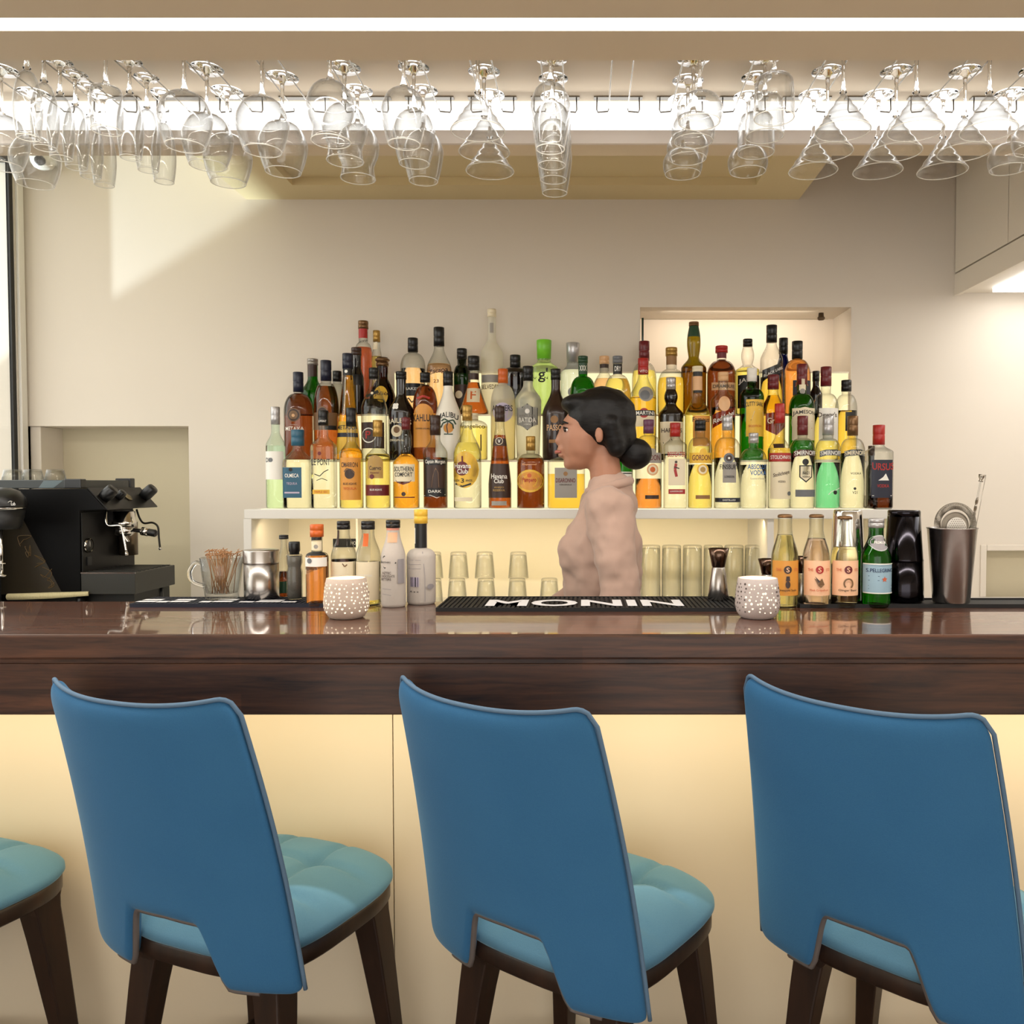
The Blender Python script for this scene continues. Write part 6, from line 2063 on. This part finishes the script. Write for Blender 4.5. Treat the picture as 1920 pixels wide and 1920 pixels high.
# head: cranium, face wedge, jaw, nose, ear
ball(bm, hc + Vector((0.020, 0, 0.030)), 0.092, 1.08, 0.82, 1.0)
ball(bm, hc + Vector((-0.026, 0, -0.012)), 0.074, 0.95, 0.86, 1.30)
ball(bm, hc + Vector((-0.040, 0, -0.072)), 0.044, 1.0, 0.95, 0.9)
ball(bm, hc + Vector((-0.066, 0, -0.092)), 0.020, 1.0, 1.2, 0.9)
limb(bm, hc + Vector((-0.088, 0, 0.008)), 0.009, hc + Vector((-0.100, 0, -0.024)), 0.0115, 5)
ball(bm, hc + Vector((-0.094, 0, -0.050)), 0.013, 0.9, 1.7, 0.6)
ball(bm, hc + Vector((-0.091, 0, -0.066)), 0.013, 0.9, 1.5, 0.6)
for sg_ in (-1, 1):
    ball(bm, hc + Vector((0.020, sg_ * 0.080, -0.012)), 0.024, 0.6, 0.35, 1.1)
# neck, torso
limb(bm, hc + Vector((0.034, 0, -0.06)), 0.047, neck0 + Vector((0, 0, -0.02)), 0.052, 7)
limb(bm, neck0 + Vector((0, 0, -0.06)), 0.085, chest, 0.108, 6, 0.95, 1.35)
limb(bm, chest, 0.108, waist, 0.092, 6, 1.0, 1.3)
limb(bm, waist, 0.092, hip, 0.112, 6, 1.0, 1.35)
for sg_ in (-1, 1):
    limb(bm, neck0 + Vector((0, 0, -0.05)), 0.052, shl[sg_], 0.055, 6)
    limb(bm, shl[sg_], 0.052, elb[sg_], 0.040, 9)
    limb(bm, elb[sg_], 0.039, wri[sg_], 0.027, 9)
    dirh = (wri[sg_] - elb[sg_]).normalized()
    palm = wri[sg_] + dirh * 0.055
    limb(bm, wri[sg_], 0.026, palm, 0.030, 5, 1, 0.6)
    for fi, (oz_, ln) in enumerate(((0.024, 0.075), (0.009, 0.085), (-0.006, 0.080), (-0.020, 0.062))):
        up_ = Vector((-dirh.z, 0, dirh.x))
        b0_ = palm + dirh * 0.015 + up_ * oz_
        mid = b0_ + dirh * ln * 0.5 + Vector((0, -sg_ * 0.006, -0.004))
        limb(bm, b0_, 0.0095, mid, 0.0088, 4)
        limb(bm, mid, 0.0088, mid + dirh * ln * 0.4 + Vector((0, -sg_ * 0.016, -0.012)), 0.0075, 4)
    up_ = Vector((-dirh.z, 0, dirh.x))
    th0 = wri[sg_] + dirh * 0.022 + up_ * 0.020
    limb(bm, th0, 0.011, th0 + dirh * 0.030 + up_ * 0.024, 0.010, 4)
    limb(bm, th0 + dirh * 0.030 + up_ * 0.024, 0.010, th0 + dirh * 0.058 + up_ * 0.028, 0.008, 4)
    limb(bm, hip + Vector((0, sg_ * 0.09, -0.03)), 0.092, kne[sg_], 0.060, 9)
    limb(bm, kne[sg_], 0.058, ank[sg_], 0.040, 9)
    limb(bm, ank[sg_] + Vector((0.03, 0, -0.035)), 0.036, ank[sg_] + Vector((-0.15, 0, -0.05)), 0.032, 6)
body = remeshed('body', bm, M_SKIN, 0.0055, 9, pr_)
# shirt with long sleeves
bm = bmesh.new()
limb(bm, neck0 + Vector((0, 0, -0.065)), 0.092, chest, 0.122, 6, 0.98, 1.36)
limb(bm, chest, 0.122, waist, 0.112, 6, 1.0, 1.3)
limb(bm, waist, 0.112, hip + Vector((0, 0, -0.05)), 0.132, 6, 1.0, 1.34)
ball(bm, chest + Vector((-0.055, -0.06, -0.02)), 0.075)
ball(bm, chest + Vector((-0.055, 0.06, -0.02)), 0.075)
limb(bm, neck0 + Vector((0.008, 0, -0.055)), 0.075, neck0 + Vector((0.005, 0, 0.0)), 0.064, 4)
for sg_ in (-1, 1):
    limb(bm, neck0 + Vector((0, 0, -0.055)), 0.060, shl[sg_], 0.068, 6)
    limb(bm, shl[sg_], 0.068, elb[sg_], 0.058, 9)
    limb(bm, elb[sg_], 0.056, elb[sg_].lerp(wri[sg_], 0.85), 0.042, 8)
shirt = remeshed('shirt', bm, M_SHIRT, 0.008, 8, pr_)
tx_ = bpy.data.textures.new('cloth_folds', 'CLOUDS')
tx_.noise_scale = 0.11
dm = shirt.modifiers.new('folds', 'DISPLACE')
dm.texture = tx_
dm.texture_coords = 'LOCAL'
dm.strength = 0.040
dm.mid_level = 0.5
cpts = [neck0 + Vector((0.004 + 0.060 * math.cos(2 * PI * i / 28) + 0.0, 0.060 * math.sin(2 * PI * i / 28), 0.012 + 0.016 * math.cos(2 * PI * i / 28))) for i in range(28)]
mobj('collar', *tubeg(cpts, 0.014, 10, True), M_SHIRT, pr_, True)
bm = bmesh.new()
limb(bm, hip + Vector((0, 0, 0.05)), 0.118, hip + Vector((0, 0, -0.05)), 0.124, 4, 1.0, 1.32)
for sg_ in (-1, 1):
    limb(bm, hip + Vector((0, sg_ * 0.088, -0.03)), 0.105, kne[sg_], 0.076, 9)
    limb(bm, kne[sg_], 0.076, ank[sg_], 0.056, 9)
remeshed('trousers', bm, M_TROUS, 0.010, 6, pr_)
# hair: cap drawn back into a low bun
bm = bmesh.new()
ball(bm, hc + Vector((0.030, 0, 0.042)), 0.100, 1.06, 0.88, 0.98)
ball(bm, hc + Vector((0.075, 0, -0.010)), 0.066, 0.9, 1.0, 1.1)
ball(bm, hc + Vector((-0.030, 0, 0.085)), 0.055, 1.2, 1.1, 0.6)
limb(bm, hc + Vector((0.050, -0.070, 0.02)), 0.030, hc + Vector((0.070, -0.055, -0.045)), 0.030, 4)
limb(bm, hc + Vector((0.050, 0.070, 0.02)), 0.030, hc + Vector((0.070, 0.055, -0.045)), 0.030, 4)
hair = remeshed('hair', bm, M_HAIR, 0.007, 5, pr_)
bm = bmesh.new()
ball(bm, hc + Vector((0.128, 0, -0.062)), 0.052, 1.0, 0.9, 0.95)
limb(bm, hc + Vector((0.09, 0, -0.04)), 0.035, hc + Vector((0.12, 0, -0.06)), 0.035, 3)
bun = remeshed('hair_bun', bm, M_HAIR, 0.007, 4, pr_)
for sg_ in (-1, 1):
    c_ = hc + Vector((-0.0745, sg_ * 0.037, 0.006))
    ey = lathe('eye', [(0, -0.006), (0.006, -0.005), (0.0085, 0), (0.006, 0.005), (0, 0.006)], mat('eye_white', (228, 220, 212), 0.2), pr_, 14, c_)
    lathe('iris', [(0, -0.0062), (0.004, -0.0048), (0.0062, 0), (0.004, 0.0048), (0, 0.0062)], mat('iris', (40, 26, 18), 0.2), pr_, 12, c_ + Vector((-0.0035, sg_ * 0.0030, 0)))
    mobj('eyelid', *tubeg([c_ + Vector((-0.009, -sg_ * 0.008, 0.005)), c_ + Vector((-0.008, sg_ * 0.004, 0.0078)), c_ + Vector((0.004, sg_ * 0.010, 0.004))], [0.0015, 0.0022, 0.0012], 6), M_HAIR, pr_, True)
    bmv = tubeg([hc + Vector((-0.086, sg_ * 0.022, 0.024)), hc + Vector((-0.084, sg_ * 0.038, 0.029)), hc + Vector((-0.070, sg_ * 0.054, 0.024))], [0.003, 0.004, 0.002], 6)
    mobj('eyebrow', *bmv, M_HAIR, pr_, True)
mobj('lips', *tubeg([hc + Vector((-0.092, -0.020, -0.057)), hc + Vector((-0.1045, -0.008, -0.056)), hc + Vector((-0.1055, 0.0, -0.057)), hc + Vector((-0.1045, 0.008, -0.056)), hc + Vector((-0.092, 0.020, -0.057))], [0.002, 0.005, 0.0055, 0.005, 0.002], 8), mat('lips', (168, 92, 80), 0.4), pr_, True)
for sg_ in (-1, 1):
    a_ = ank[sg_]
    prof_ = [(0.055, 0.0), (0.06, 0.03), (0.05, 0.06), (-0.02, 0.075), (-0.10, 0.05), (-0.20, 0.035), (-0.215, 0.0)]
    mobj('shoe', *prismg([(a_.x + x, max(0.0, a_.z - 0.088) + z) for x, z in prof_], a_.y - 0.045, a_.y + 0.045), M_BLACK, pr_, True, None, 0.012)
